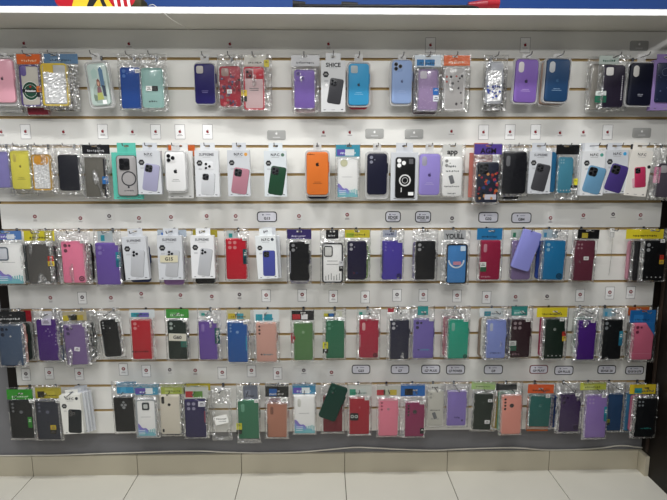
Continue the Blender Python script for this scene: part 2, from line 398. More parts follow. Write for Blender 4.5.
def B(row, short, label, col, case, hdr=None, hc=('#d8d8d8',), tx=None, tc='#222222', bag=None, cam=None, stk=(), Y=-.062, th=.011, tilt=0, heavy=False, hook=True, pr=False, top=True, hookx=None, wh=None, film_on=True, extra=None, patch=0, **kw):
    SEED[0] += 1; sd = SEED[0]
    P = Pkg(row, case, Y, th, tilt, hookx)
    o = make_case(P, case, col, cam, wh=wh, **kw)
    cx, cz, w, h = P.case; yf = -th-.0022
    calm = []
    if hdr:
        header(P, hdr, hc, sd, -th*.55, tx, tc); a = P.R(hdr); calm = [(a[0]-a[2]/2, a[0]+a[2]/2, a[1]-a[3]/2, .02)]
    for s in stk: sticker(P, s[0], s[1], -th-.0014, rot=s[2] if len(s) > 2 else 0, tx=s[3] if len(s) > 3 else None, tc=s[4] if len(s) > 4 else '#222222')
    if pr: price(P, case[2], case[1], -th-.0016)
    if extra: extra(P, o, -th)
    if film_on:
        if bag: bx, bz, bw, bh = P.R(bag); x0, x1, z0, z1 = bx-bw/2, bx+bw/2, bz-bh/2, max(bz+bh/2, .006 if top else -1)
        else:
            x0, x1, z0 = cx-w/2-.006, cx+w/2+.006, cz-h/2-.006; z1 = .007 if top else cz+h/2+.006
            if hdr:
                a = P.R(hdr); x0 = min(x0, a[0]-a[2]/2-.001); x1 = max(x1, a[0]+a[2]/2+.001); z1 = max(z1, a[1]+a[3]/2+.001)
        film(P.root, x0, x1, z0, z1, .0015, yf-.0016, (cx-w/2+.002, cx+w/2-.002, cz-h/2+.002, cz+h/2-.002), FILM_HEAVY if heavy else FILM, sd, 1.15 if heavy else 1, calm=calm, patch=patch or (1.5 if heavy else 0))
    done(P, short, label, hook=hook); return P
def S(row, short, label, col, case, tray=None, cam=None, Y=-.066, th=.012, tilt=0, hook=True, hookx=None, extra=None, tab=True, **kw):
    """silicone cover in a clear blister tray"""
    P = Pkg(row, case, Y, th, tilt, hookx); o = make_case(P, case, col, cam, **kw)
    cx, cz, w, h = P.case
    if tray: tx_, tz_, tw, tH = P.R(tray)
    else: tx_, tz_, tw, tH = cx, cz, w+.011, h+.012
    mb = MB(); mb.rplate(tx_, tz_, tw, tH, .006, -.002, .014, TRAY, .002)
    mb.frame(tx_, tz_, tw-.002, tH-.002, -.002, -th*.92, .0135, .0022, TRAY)
    mb.build('clear_tray', P.root)
    if tab:
        zt = tz_+tH/2; t = MB(); hh = .008-zt if zt < .006 else .004
        for a in ((-.014, -.0045, zt-.002, .009), (.0045, .014, zt-.002, .009), (-.0045, .0045, zt-.002, -.0028), (-.0045, .0045, .003, .009)):
            if a[3] > a[2]+.0003: t.box(a[0], a[1], .001, .0018, a[2], a[3], TRAY)
        if t.v: t.build('hang_tab', P.root, False)
    if extra: extra(P, o, -th)
    done(P, short, label, hook=hook); return P
PHK = {}
def X(row, short, label, phone, box, ph=None, head='N.P.C', tilt=0, Y=-.07, th=.022, body='#cacdd2', badge=True, hook=True, pcam='#1b1b1f', prot=9, hookx=None, extra=None, accent=None, hh=None, hink=None):
    """printed carton with a die-cut hang tab"""
    SEED[0] += 1; sd = SEED[0]
    P = Pkg(row, box, Y, th, tilt, hookx, 'boxed_phone_case'); cx, cz, w, h = P.R(box); P.case = (cx, cz, w, h)
    m = mat(body, .32, 0, .2); mb = MB(); y = -th
    mb.rplate(cx, cz, w, h, 0, y, .0012, m, .0006, 2)
    ink, soft = mat('#5a5b60', .5), mat('#9a9ba0', .5)
    zt = cz+h/2
    if head: mb.text(head, cx, zt-h*.088, h*(hh or .06), y-.0003, mat(hink, .5) if hink else (mat('#3c3c42', .5) if len(head) < 6 else mat('#77787e', .5)), w*.8)
    lines(mb, cx, zt-h*.145, w*.5, 1, y-.0003, soft, .0011)
    if badge:
        mb.disc(cx-w*.30, zt-h*.27, w*.13, y, y-.0004, mat('#26272b', .4), 6)
        lines(mb, cx-w*.30, zt-h*.26, w*.16, 2, y-.0006, GREYL, .0012, .003); lines(mb, cx-w*.28, zt-h*.39, w*.2, 2, y-.0003, soft, .001, .003, sd)
    lines(mb, cx-w*.35, cz-h*.46, w*.12, 1, y-.0003, ink, .002); lines(mb, cx, cz-h*.46, w*.22, 1, y-.0003, soft, .0015); lines(mb, cx+w*.36, cz-h*.455, w*.14, 1, y-.0003, ink, .0025)
    if accent: mb.disc(cx+w*.33, zt-h*.09, w*.075, y, y-.0004, mat(accent, .4), 12)
    mb.build('carton', P.root, False)
    # hang tab with a slot around the hook
    t = MB(); tw = w*.62
    for a in ((cx-tw/2, -.008, zt, .011), (.008, cx+tw/2, zt, .011), (-.008, .008, zt, -.0032), (-.008, .008, .0035, .011)):
        if a[1] > a[0]+.0005 and a[3] > a[2]+.0003: t.box(a[0], a[1], -.0010, 0, a[2], a[3], m)
    if t.v: t.build('hang_tab', P.root, False)
    if phone:
        px_, pz_, pw, p_h = (P.R(ph) if ph else (cx+w*.1, cz-h*.08, w*.5, h*.62))
        a = math.radians(prot); pm = mat(phone, .35); q = MB(); pcam = phone if phone == '#bcbec3' else pcam; yy = y-.0006
        q.rplate(px_, pz_, pw, p_h, y-.0001, yy, pw*.16, pm, .0003, 5, a)
        q.rplate(px_+.0008, pz_, pw, p_h, y-.00005, y-.0003, pw*.16, mat('#2b2c30', .4), 0, 5, a)
        q.rplate(px_, pz_, pw*.965, p_h*.98, yy, yy-.0002, pw*.15, pm, .0001, 5, a)
        def at2(u, v): x, z = (u-.5)*pw, (.5*p_h-v*pw); return px_+x*math.cos(a)+z*math.sin(a), pz_-x*math.sin(a)+z*math.cos(a)
        ux, uz = at2(.3, .32); q.rplate(ux, uz, pw*.48, pw*.5, yy, yy-.0005, pw*.13, mat(pcam, .3) if pcam != phone else pm, .0002, 4, a)
        for u, v in ((.19, .2), (.2, .44), (.42, .31)):
            lx, lz = at2(u, v); q.disc(lx, lz, pw*.095, yy-.0004, yy-.0009, LENS, 12); q.torus(lx, lz, pw*.09, pw*.11, yy-.0004, yy-.001, RINGM, 12)
        q.build('printed_phone', P.root)
    if extra: extra(P, None, y)
    done(P, short, label, hook=hook, cat='phone case box'); return P

def squiggle_word(P, px, py, y):
    b = MB(); x, z = P.L(px, py); squiggle(b, x, z, .03, .005, y, mat('#33333a', .5), int(px)); b.disc(x, z+.012, .0035, y, y-.0004, mat('#33333a'), 8); b.build('printed_word', P.root, False)

# ------------------------------------------------------------------ special prints
def waves(P, o, y):
    """printed paper insert with purple and teal waves along the foot"""
    cx, cz, w, h = P.case; b = MB()
    n = 12
    for c, hh, k, q in (('#8c80cc', .33, 1, 0), ('#86a6d8', .22, .85, 1), ('#78bcc6', .11, .5, 2)):
        up = [(cx-w/2+w*i/n, cz-h/2+h*(hh*(1-k*i/n)+.03*math.sin(i*1.4+q)+.03)) for i in range(n+1)]
        b.poly([(cx-w/2, cz-h/2+.001), (cx+w/2, cz-h/2+.001)]+up[::-1], y-.0002-q*.0001, y-.0004-q*.0001, mat(c, .5))
    rn = random.Random(5)
    for i in range(5):
        x = cx+w*(.08+.09*i); hh = h*rn.uniform(.1, .22); b.rplate(x, cz-h/2+hh/2+.002, w*.05, hh, y, y-.0008, w*.024, mat('#86c4c8', .5), seg=3)
    for i in range(3): b.box(cx-w*.42, cx-w*.1, y-.0009, y-.0007, cz-h*(.33+.045*i), cz-h*(.318+.045*i), mat('#e8e8f4', .5))
    b.box(cx-w*.28, cx+w*.22, y-.0002, y, cz+h*.03, cz+h*.037, mat('#777780', .5))
    b.build('printed_insert', P.root, False)
def oval_logo(P, o, y):
    cx, cz = P.L(30.8, 91); b = MB()
    b.disc(cx, cz, .0275, y, y-.0005, mat('#e9e9e4', .5), 28, 1.0, 1.12); b.disc(cx, cz, .026, y, y-.0007, mat('#164a35', .4), 28, 1.0, 1.12)
    b.torus(cx, cz, .0195, .0205, y-.0006, y-.0009, mat('#d8d8d0', .5)); b.box(cx-.027, cx+.027, y-.0010, y-.0005, cz-.0052, cz+.0062, mat('#15181a', .4))
    b.text('Heineken', cx, cz+.0006, .0068, y-.0013, mat('#f0f0ee', .5), .046); b.disc(cx, cz+.0135, .0035, y, y-.0010, mat('#b8262c', .4), 5)
    b.build('round_badge', P.root, False)
def drawing(P, o, y):
    """small printed picture: hazy town behind a seated figure"""
    cx, cz, w, h = P.case; b = MB()
    def q(pts, c, k): b.poly([(cx+w*u, cz+h*v) for u, v in pts], y+.0002, y-.0003-.0001*k, mat(c, .5))
    q([(-.3, -.1), (-.1, .05), (.1, -.02), (.38, .08), (.36, -.42), (.2, -.45), (-.2, -.44), (-.34, -.3)], '#98a8a0', 0)
    q([(.08, .36), (.2, .42), (.3, .33), (.32, -.02), (.12, -.06)], '#5f7f9c', 1); q([(.16, -.02), (.34, -.04), (.35, -.3), (.2, -.28)], '#3c4656', 2)
    q([(-.32, .32), (-.12, .4), (.02, .3), (-.02, .16), (-.28, .14)], '#a9c4bc', 1)
    q([(-.08, .1), (0, .14), (.08, .09), (.1, -.02), (.02, -.07), (-.08, -.03)], '#8a5a4c', 3); q([(-.05, .06), (.02, .08), (.06, .03), (.03, -.03), (-.04, -.02)], '#d3a58e', 4)
    q([(-.08, -.06), (.08, -.06), (.13, -.2), (-.12, -.22)], '#7c5a60', 3); q([(-.12, -.2), (.13, -.19), (.2, -.36), (-.14, -.37)], '#a3a85c', 4); q([(-.32, -.22), (-.14, -.26), (-.16, -.4), (-.3, -.38)], '#6f7f70', 2)
    b.build('printed_picture', o, False)
def silver(P, o, y, cols=('#d6d6d8',)):
    """crinkled reflective card behind a clear back"""
    cx, cz, w, h = P.case; n, m = 11, 20; vs, fs = [], []; rn = random.Random(int(P.px))
    for j in range(m+1):
        for i in range(n+1):
            x, z = cx-w*.40+w*.80*i/n, cz-h*.44+h*.74*j/m
            vs.append((x, y-.0006-.0022*rn.random(), z))
    for j in range(m):
        for i in range(n):
            a = j*(n+1)+i; fs.append((a, a+1, a+n+2, a+n+1))
    MB().add(vs, fs, mat('#ffffff', .25, .45)).build('foil_card', P.root, False)
def blotches(cols, n, r0, r1, seed, region=(-.45, .45, -.47, .3), nm='printed_pattern'):
    def f(P, o, y):
        cx, cz, w, h = P.case; rn = random.Random(seed); b = MB()
        for i in range(n):
            r = rn.uniform(r0, r1); u = cx+w*rn.uniform(region[0], region[1]); v = cz+h*rn.uniform(region[2], region[3])
            u = min(max(u, cx-w/2+r), cx+w/2-r); k = rn.choice((5, 6, 8)); a0 = rn.uniform(0, 6)
            pts = [(u+r*(1-.4*(q % 2)*rn.random())*math.cos(a0+2*PI*q/k), v+r*(1-.4*(q % 2)*rn.random())*math.sin(a0+2*PI*q/k)) for q in range(k)]
            b.poly(pts, y, y-.0004-.00002*i, mat(cols[i % len(cols)], .45))
        b.build(nm, o, False)
    return f
def text_lines(col, n=2, at_=.2, wd=.5, h=.0016, gap=.005):
    def f(P, o, y):
        cx, cz, w, hh = P.case; b = MB(); lines(b, cx, cz-hh*at_, w*wd, n, y-.0003, mat(col, .5), h, gap, int(P.px)); b.build('printed_text', o, False)
    return f
def ring_mark(u=.8, v=.9, r=.09, col='#15151a'):
    def f(P, o, y):
        cx, cz, w, h = P.case; b = MB(); x, z = cx+w*(u-.5), cz+h*(.5-v)
        b.torus(x, z, w*r*.62, w*r, y, y-.0005, mat(col, .4)); b.disc(x, z, w*r*.35, y, y-.0005, mat(col, .4), 10); b.build('round_mark', o, False)
    return f
def word(tx, u, v, h, wd, col='#17202a', dot=False):
    def f(P, o, y):
        cx, cz, w, hh = P.case; b = MB(); x, z = cx+w*(u-.5), cz+hh*(.5-v)
        if tx: b.text(tx, x, z, h, y-.0004, mat(col, .4), w*wd)
        else: squiggle(b, x, z, w*wd, h*1.35, y-.0004, mat(col, .4), int(P.px))
        if dot: b.disc(x-w*(wd/2+.1), z, h*.55, y, y-.0004, mat('#17202a', .4), 10)
        b.build('printed_word', o, False)
    return f
def many(*fs):
    def f(P, o, y):
        for g in fs: g(P, o, y)
    return f
def vtext(u, col='#d8d8d8', v0=.25, v1=.8):
    """small printed marks running up one side"""
    def f(P, o, y):
        cx, cz, w, h = P.case; b = MB(); rn = random.Random(int(P.px)); z = cz+h*(.5-v0)
        while z > cz+h*(.5-v1):
            k = rn.uniform(.003, .006); b.box(cx+w*(u-.5)-.0016, cx+w*(u-.5)+.0016, y-.0005, y-.0002, z-k, z, mat(col, .5)); z -= k+.002
        b.build('side_print', o, False)
    return f
def foot_dots(P, o, y):
    cx, cz, w, h = P.case; b = MB()
    for i in range(4): b.disc(cx+w*(-.25+.2*i), cz-h*.42, .0021, y, y-.0005, mat('#c9c9c9', .4), 8)
    b.build('foot_marks', o, False)

# ================================================================== TOP ROW
S(1, 'glossy pink case cut by frame', 'glossy pale pink phone case with a dark fruit emblem in clear tray at shelf end', '#e3a5b4', (-9, 59, 13.6, 102.6), (-12, 57, 17, 106), None, Y=-.075, coat=.6, rough=.2, logo=('#55404a', .06, .012))
B(1, 'white package under pink case', 'white card package showing flat beneath the glossy pink case', '#d9d9d6', (-8, 66, 20, 111.5), None, bag=(-10, 60, 22, 113), Y=-.045, hook=False, th=.008, r=.003)
B(1, 'case with round beer badge', 'clear backed case in purple bumper with round green beer badge and orange header', '#c9c4b8', (20.5, 65, 40.5, 106.5), (15.7, 54.5, 41, 64), ('#d9641f',), '~', '#f0c9a0', bag=(15, 53, 43.5, 108), cam=None, frame='#5a4a80', stk=[((37, 86, 42, 97), ('#d9701f', '#222222'))], Y=-.075,
  extra=many(oval_logo, lambda P, o, y: MB().rplate(*P.R((20.5, 65.5, 26, 76)), y+.0004, y-.0016, .008, mat('#6d5f9c', .3), .0006).build('camera_opening', o)))
B(1, 'red package below beer badge case', 'dark red package poking out below the case with a round beer badge', '#8f2234', (25.5, 70, 48, 115), None, bag=(24, 64, 49, 116), Y=-.05, hook=False, th=.006, r=.004)
B(1, 'yellow bumper foil case', 'clear case with yellow bumper and crinkled silver card under steel blue header', '#bdbdbb', (42, 63.5, 68, 106), (43, 53.5, 77, 63.5), ('#5d7f9f', '#7f9ab4'), '~', '#2f4356', bag=(41, 52, 77, 110), frame='#d9bd3c', stk=[((43, 63.5, 53, 73), ('#d6b536',))], Y=-.08, heavy=True, extra=silver)
B(1, 'dark case behind yellow bumper', 'dark case in crinkled clear bag peeking out behind the yellow bumper case', '#3a3836', (52, 66, 74, 111), None, bag=(48, 60, 79, 112), Y=-.05, hook=False, heavy=True)
S(1, 'tilted illustrated case', 'tilted pale mint case with a small colourful drawing in a clear tray', '#b9cbc4', (89, 63.5, 108, 105.5), (86.5, 61, 111, 108.5), None, Y=-.078, tilt=-5, coat=.3,
  extra=many(drawing, lambda P, o, y: MB().rplate(*P.R((103, 100, 107, 104)), y, y-.0006, .001, WHITE).build('sticker', P.root)))
B(1, 'glossy royal blue case', 'glossy royal blue phone case in clear bag next to the mint clear case', '#1d4d9e', (120.5, 67, 141, 109), None, bag=(118, 54, 143, 110.5), cam='v2', cl='#4a76bd', coat=.8, rough=.12, Y=-.07, heavy=True, stk=[((135, 69, 140, 73), ('#e4e4e4', '-'))], r=.009)
B(1, 'mint clear case with barcode sticker', 'pale mint clear case with white barcode sticker in crinkled bag', '#9ec3bd', (142, 68, 163.5, 108), None, bag=(140, 55, 167.5, 112), Y=-.078, heavy=True, frame='#8fb8b0', coat=.4, rough=.2, stk=[((146, 86, 152, 91), ('#e9e9e6', '-')), ((152, 86, 158, 91), ('#2d2d30', '-'))], extra=word('', .5, .84, .006, .4, '#39474a'))
S(1, 'deep indigo case with square cutout', 'deep indigo silicone phone case with square camera cutout hanging alone beside the red patterned case', '#231d5e', (194.5, 63.8, 215, 104.3), (194, 62, 215.5, 105), 'sqh', cl='#b9b4b0', Y=-.062, extra=text_lines('#7f78b0', 2, .17, .42))
B(1, 'red flower patterned case', 'dark red phone case with blue and pink flower pattern and white price sticker', '#a62f3d', (219.4, 66, 241, 107), None, bag=(217.5, 56, 243.5, 109.5), cam='sqh', cl='#a58d86', Y=-.066, heavy=True, stk=[((227, 89.5, 232, 93.5), ('#ececea', '-'))], extra=blotches(('#5f4a68', '#7d2b38', '#4a3038', '#bf5a62', '#52587c', '#8d5f5a'), 44, .003, .0075, 11))
B(1, 'red bumper case with slider', 'frosted phone case with red bumper and red camera slider in crinkled bag', '#d5b9ba', (243.7, 67, 264.5, 110), (244, 57, 266, 66), ('#c9c6bd',), '~', '#2c2a22', bag=(241, 55.5, 272, 111.5), frame='#c22f40', Y=-.07, heavy=True, stk=[((241.5, 90, 247, 96), ('#e0bf2a', '-')), ((241.5, 96.2, 247, 101.5), ('#2b2618', '-')), ((264, 60, 269, 67), ('#c9b93a', '-'))], cam=None,
  extra=many(lambda P, o, y: MB().rplate(*P.R((253.5, 69, 264, 79)), y, y-.0016, .002, mat('#c41f31', .3), .0005).build('camera_slider', o), lambda P, o, y: MB().rplate(*P.R((245.5, 69.5, 252.5, 78.5)), y, y-.0012, .002, mat('#86383f', .3), .0005).disc(P.L(247.5, 72)[0], P.L(247.5, 72)[1], .004, y, y-.002, LENS).disc(P.L(250, 76)[0], P.L(250, 76)[1], .004, y, y-.002, LENS).build('camera_module', o), text_lines('#8d8382', 2, 0, .6, .003, .006)))
B(1, 'soft purple case with silver header', 'soft purple phone case in crinkled bag under a silver header', '#8367b8', (294, 69.5, 315, 109), (291, 56, 319.5, 66), ('#c9c9cb',), '~', '#33343a', bag=(291.5, 54.5, 319.5, 112.5), cam='sq2', cl='#5d4390', Y=-.072, heavy=True)
B(1, 'pink strip beneath soft purple case', 'pink case showing as a strip below the soft purple case', '#cf8aa0', (295, 72, 315.5, 112.5), None, bag=(293, 66, 318, 114), Y=-.055, hook=False)
X(1, 'silver carton reading SHICE', 'silver grey phone case box printed SHICE with dark grey phone picture', '#3d3d41', (321, 60.5, 345.5, 112), (328.5, 78.5, 342, 104), 'SHICE', hh=.085, hink='#18181a', body='#c9cacb', Y=-.085, extra=lambda P, o, y: MB().disc(*P.L(326.5, 85), .005, y, y-.0005, mat('#e2e2e2'), 12).build('printed_badge', P.root))
S(1, 'sky blue case with fruit emblem', 'sky blue silicone phone case with dark fruit emblem in clear tray', '#3596c6', (348.5, 63.5, 369, 105.3), None, 'sqh', cl='#a9b4b8', Y=-.072, logo=('#1d3448', .0, .012, '#8cc0dc'))
B(1, 'red case under sky blue case', 'red case showing as a strip below the sky blue case', '#b73145', (349, 68, 368, 109.3), None, Y=-.05, hook=False, film_on=False)
S(1, 'pale blue case with fruit emblem', 'pale grey blue phone case with raised lenses and small dark fruit emblem', '#8ea6d2', (392, 60.3, 412, 103.6), (390, 59, 412.5, 106), 'sq3', Y=-.07, logo=('#4c5a80', .02, .011, '#a3b5dc'))
B(1, 'lilac glitter case', 'lilac glitter clear case with blue sticker under blue and white header', '#a890b8', (417.5, 69, 438, 111), (415, 57, 441.5, 66.5), ('#cfd8e0', '#1f78b4', '#1f78b4'), '~', '#16425f', bag=(414, 55, 442, 112.5), cam='sqh', cl='#c9c4cc', frame='#8d7f9c', Y=-.08, coat=.5, rough=.2, stk=[((433, 88, 439, 95), ('#1f6fc0', '-')), ((433, 95.5, 439, 101.5), ('#dfe3ea', '-'))], extra=blotches(('#d8c9e0', '#cbb6d8'), 40, .0006, .0014, 21))
B(1, 'purple case behind lilac glitter', 'dark package edge showing below the lilac glitter case', '#5b4a50', (413, 70, 437, 114.5), None, bag=(412, 62, 438, 115.5), Y=-.055, hook=False)
B(1, 'clear case with small butterflies', 'clear phone case with small dark butterflies under bright orange header', '#b9b6b4', (444, 67, 464.5, 110.5), (444, 56.5, 470.5, 65.5), ('#e0661f',), '~', '#f3d9c4', bag=(441.5, 55, 470.5, 112.5), Y=-.076, heavy=True, frame='#c9c7c6', coat=.4, extra=blotches(('#4a4648', '#5b5658', '#b8564a', '#3a3a3c'), 13, .003, .0055, 8, (-.4, .4, -.44, .42)))
B(1, 'foil case with blue flowers', 'silvery clear case with blue flowers in heavily crinkled bag', '#b5b8bf', (486, 62, 503, 104), None, bag=(483, 55, 507.5, 111.5), Y=-.076, heavy=True, extra=many(silver, lambda P, o, y: blotches(('#3a4fa8', '#4d63b8', '#2c3c86'), 16, .003, .0055, 4, (-.4, .35, -.36, -.06), 'printed_flowers')(P, o, y-.003)))
B(1, 'dark case under foil case', 'dark case showing below the silvery blue flower case', '#3c3b36', (485, 68, 504, 111.5), None, Y=-.055, hook=False, film_on=False)
S(1, 'violet case with black emblem', 'violet silicone phone case with black fruit emblem in clear tray', '#7e5fae', (515, 59.3, 537.5, 102.5), None, 'pillh', cl='#cfc9cc', Y=-.085, logo=('#241a3c', .0, .014, '#b9a3d6'), tilt=1.5)
S(1, 'navy blue case in clear tray', 'navy blue silicone phone case in clear tray with oval camera hole', '#1e4269', (545.8, 59, 569, 101.5), None, 'pillh', cl='#b9bcc0', Y=-.09, logo=('#2c567e', .0, .012, '#7f9cb8'), tilt=1.5)
S(1, 'beige tray behind navy case', 'beige pink case in tray peeking out behind the navy blue case', '#b79a8c', (540.8, 62, 564, 104.5), None, None, Y=-.06, hook=False, tab=False, tilt=1.5)
B(1, 'plum case with white cutout', 'dark plum phone case with white square cutout and green sticker in wide bag', '#2c2538', (602.7, 65, 624.5, 108), (600, 56.5, 620, 64), ('#b9c4bd',), '~', '#1f5b45', bag=(598, 55, 629, 111.5), cam='sqh', cl='#e6e4e0', Y=-.08, stk=[((595.5, 91, 606, 95.5), ('#cfd6d2', '-')), ((594.5, 95.8, 606, 102.5), ('#246b53', '-'))], extra=vtext(.88, '#c9c6cf'))
B(1, 'pale case behind plum case', 'pale clear package edge left standing out behind the dark plum case', '#aaa59c', (590, 64, 612, 110), None, bag=(586.5, 57, 614, 112.5), Y=-.052, hook=False, coat=.4, hookx=606)
S(1, 'black case with white text', 'black silicone phone case with white maker text in pale clear tray', '#121526', (629.5, 63, 653, 105.5), (626, 61.5, 655, 107), 'pillh', cl='#d0cdc8', Y=-.086, extra=text_lines('#a9abb8', 2, .24, .3), tilt=1)
X(1, 'lilac carton cut by frame', 'lilac box with dark starry clear case cut off by the frame edge', None, (652.5, 60, 683, 110.5), None, None, body='#8f79b0', Y=-.088, badge=False,
  extra=lambda P, o, y: blotches(('#3a4468', '#4a5678', '#2b3452'), 30, .001, .003, 6, (-.38, .4, -.3, .36))(P, MB().rplate(P.case[0]+.001, P.case[1]+.008, P.case[2]*.84, P.case[3]*.78, y, y-.004, .006, mat('#232b45', .25, 0, .4), .0012).torus(P.case[0]-.014, P.case[1]+.042, .011, .0125, y-.003, y-.0048, mat('#59627c', .3)).build('starry_case', P.root), y-.0042))

# ================================================================== SECOND ROW
B(2, 'lavender glossy case at end', 'glossy lavender phone case at the wall end of its row', '#8d86c4', (-12, 151.5, 10.5, 188), None, bag=(-14, 145, 12, 190), Y=-.075, coat=.7, rough=.15, tilt=-1)
B(2, 'lime yellow case', 'lime yellow silicone phone case with glare in clear bag', '#e6dc52', (10.8, 150.5, 30.5, 189.5), None, bag=(8.5, 145, 33, 193.5), cam='pillv', cl='#cdbf5c', Y=-.078, coat=.7, rough=.16, heavy=True, logo=('#807a30', .1, .010, '#8f8a3c'))
B(2, 'clear bag behind lime case', 'crumpled clear bag hanging with its case behind the lime yellow case', '#b8b09c', (14, 154, 33, 194), None, bag=(12, 148, 36, 196), Y=-.05, hook=False, heavy=True)
B(2, 'orange yellow foil case', 'yellow orange bumper case with shiny silver card in crumpled bag', '#c9c3b8', (32.2, 154.5, 51.5, 190.5), None, bag=(30, 145, 57, 193), frame='#d3a326', Y=-.076, heavy=True, extra=many(silver, lambda P, o, y: MB().rplate(*P.R((34, 155.5, 48, 165)), y, y-.0024, .012, mat('#e0a02c', .3, 0, .4), .0006).build('camera_module', o)))
B(2, 'plain navy black case in wide bag', 'plain navy black phone case in a wide crumpled clear bag', '#10121f', (58.2, 154.5, 79.8, 191), None, bag=(51, 145, 84, 195), Y=-.072, heavy=True, patch=9, coat=.2)
B(2, 'grey flip cover', 'plain grey flip cover with blue sticker under black header', '#6d6a62', (85, 157, 106.5, 197.5), (81.5, 146, 109, 154), ('#15151a',), '~', '#b9b9bd', bag=(81.5, 145, 109.5, 198.8), heavy=True, patch=.8, Y=-.074, rough=.5, r=.004, stk=[((102.5, 176.5, 108.5, 184), ('#1f74bf', '-')), ((102.5, 184.3, 108.5, 189), ('#1c1d20', '-'))], extra=lambda P, o, y: MB().rplate(*P.R((104, 159, 107.5, 197)), y+.004, y-.0006, .001, mat('#26262b', .4)).build('spine', o))
X(2, 'turquoise card with ring case', 'turquoise card pack holding clear grey case with black lens plate and ring', None, (112.5, 152.5, 142.5, 199.5), None, None, body='#5cc3b0', Y=-.062, th=.006, badge=False,
  extra=lambda P, o, y: (lambda q: (q.rplate(*P.R((118.3, 156, 137.5, 195.5)), y, y-.009, .010, mat('#a9a6a6', .25, 0, .4), .0025), q.frame(*P.R((117.8, 155.5, 138, 196)), y, y-.008, .011, .004, mat('#6a6766', .3)), q.torus(*P.L(129.8, 178.5), .0215, .0252, y-.008, y-.0096, mat('#3c3c40', .4)), q.build('clear_case', P.root), MB().rplate(*P.R((120.3, 158.3, 130.5, 170)), y-.008, y-.012, .006, mat('#222226', .25), .001).disc(*P.L(122.8, 161.3), .008, y-.01, y-.0134, LENS).disc(*P.L(122.8, 166.8), .008, y-.01, y-.0134, LENS).disc(*P.L(127.6, 164), .008, y-.01, y-.0134, LENS).build('camera_module', P.root), squiggle_word(P, 130, 190.5, y-.0092)))(MB()))
X(2, 'white box with lilac phone', 'white phone case box with a lilac phone pictured beside the turquoise pack', '#a6a5c2', (137.3, 150.5, 161, 194.5), (143.5, 164, 158.5, 191), 'N.P.C', Y=-.085)
S(2, 'white triple lens case', 'white phone case with three raised camera lenses and black fruit emblem', '#dfdfdf', (165.5, 152, 185.5, 191.5), (164.5, 150.5, 187, 193), 'sq3', Y=-.08, logo=('#1c1c20', .02, .016, '#777777'), rough=.3)
X(2, 'white card behind white case', 'white card package showing behind and below the white triple lens case', None, (167.5, 151, 193, 198.5), None, None, Y=-.056, th=.012, badge=False, hook=False, body='#d6d6d4')
B(2, 'orange header behind white case', 'orange header package mostly hidden behind the white triple lens case', '#8a8884', (170, 156, 193.5, 196), (168, 146.5, 194.5, 156), ('#dd6a22',), None, Y=-.03, hook=False)
X(2, 'white box with grey lens sticker', 'white phone case box with pale grey phone and floating lens cluster', '#c9cbcf', (195.2, 150.5, 219, 197), (201.5, 173, 214.5, 195), 'SUPREME', Y=-.085, prot=5, extra=lambda P, o, y: MB().rplate(*P.R((203, 161.5, 213, 169.5)), y, y-.0006, .004, mat('#d9dadd'), .0002).disc(*P.L(206, 164), .0045, y, y-.0014, LENS).disc(*P.L(209.5, 166.5), .0045, y, y-.0014, LENS).disc(*P.L(206, 168), .004, y, y-.0014, LENS).build('printed_lenses', P.root), body='#d3d5d8')
X(2, 'white box with pink phone', 'white phone case box with dusty pink phone and orange dot', '#b77f8e', (227.6, 150.3, 250, 196.5), (232.5, 168, 248, 194), 'N.P.C', Y=-.085, accent='#e0a24a')
X(2, 'white box with forest green phone', 'white phone case box with dark forest green phone picture', '#244a34', (264.2, 150.8, 286.7, 196.8), (269.5, 166.5, 284.5, 195), 'N.P.C', Y=-.085, accent='#5c7a68', body='#d2d8dc')
S(2, 'orange silicone case', 'bright orange silicone phone case with black fruit emblem in clear tray', '#dd7325', (306.6, 152, 328.3, 195), None, None, Y=-.078, logo=('#2a1a10', .22, .015, '#7a3e18'), extra=word('', .22, .06, .004, .35, '#5a3216'))
S(2, 'navy case under orange case', 'dark navy case in tray showing below the bright orange case', '#20233a', (307.5, 157, 328, 198.8), None, None, Y=-.05, hook=False, tab=False)
B(2, 'white case with wave insert', 'white phone case with purple and teal wave insert hanging beside the orange case', '#ebebe9', (337.5, 159, 358, 197.5), (336, 147, 360, 156.5), ('#3f9fb8', '#6a58b8', '#dfe4e4'), '~', '#d9e6ea', bag=(335, 145, 360.5, 199), Y=-.074, rough=.35, extra=many(waves, lambda P, o, y: MB().disc(*P.L(344, 163), .0115, y+.0003, y-.0012, mat('#d8d7b4'), 20).torus(*P.L(344, 163), .0105, .0122, y, y-.0016, mat('#c2c29c'), 20).build('camera_opening', o)), hookx=349)
S(2, 'navy case with two lenses', 'dark navy phone case with two camera lenses in clear tray', '#191a30', (367.3, 153.5, 387, 194.8), (365.3, 151.5, 389, 199.5), 'v2', cl='#8a8c9c', Y=-.074)
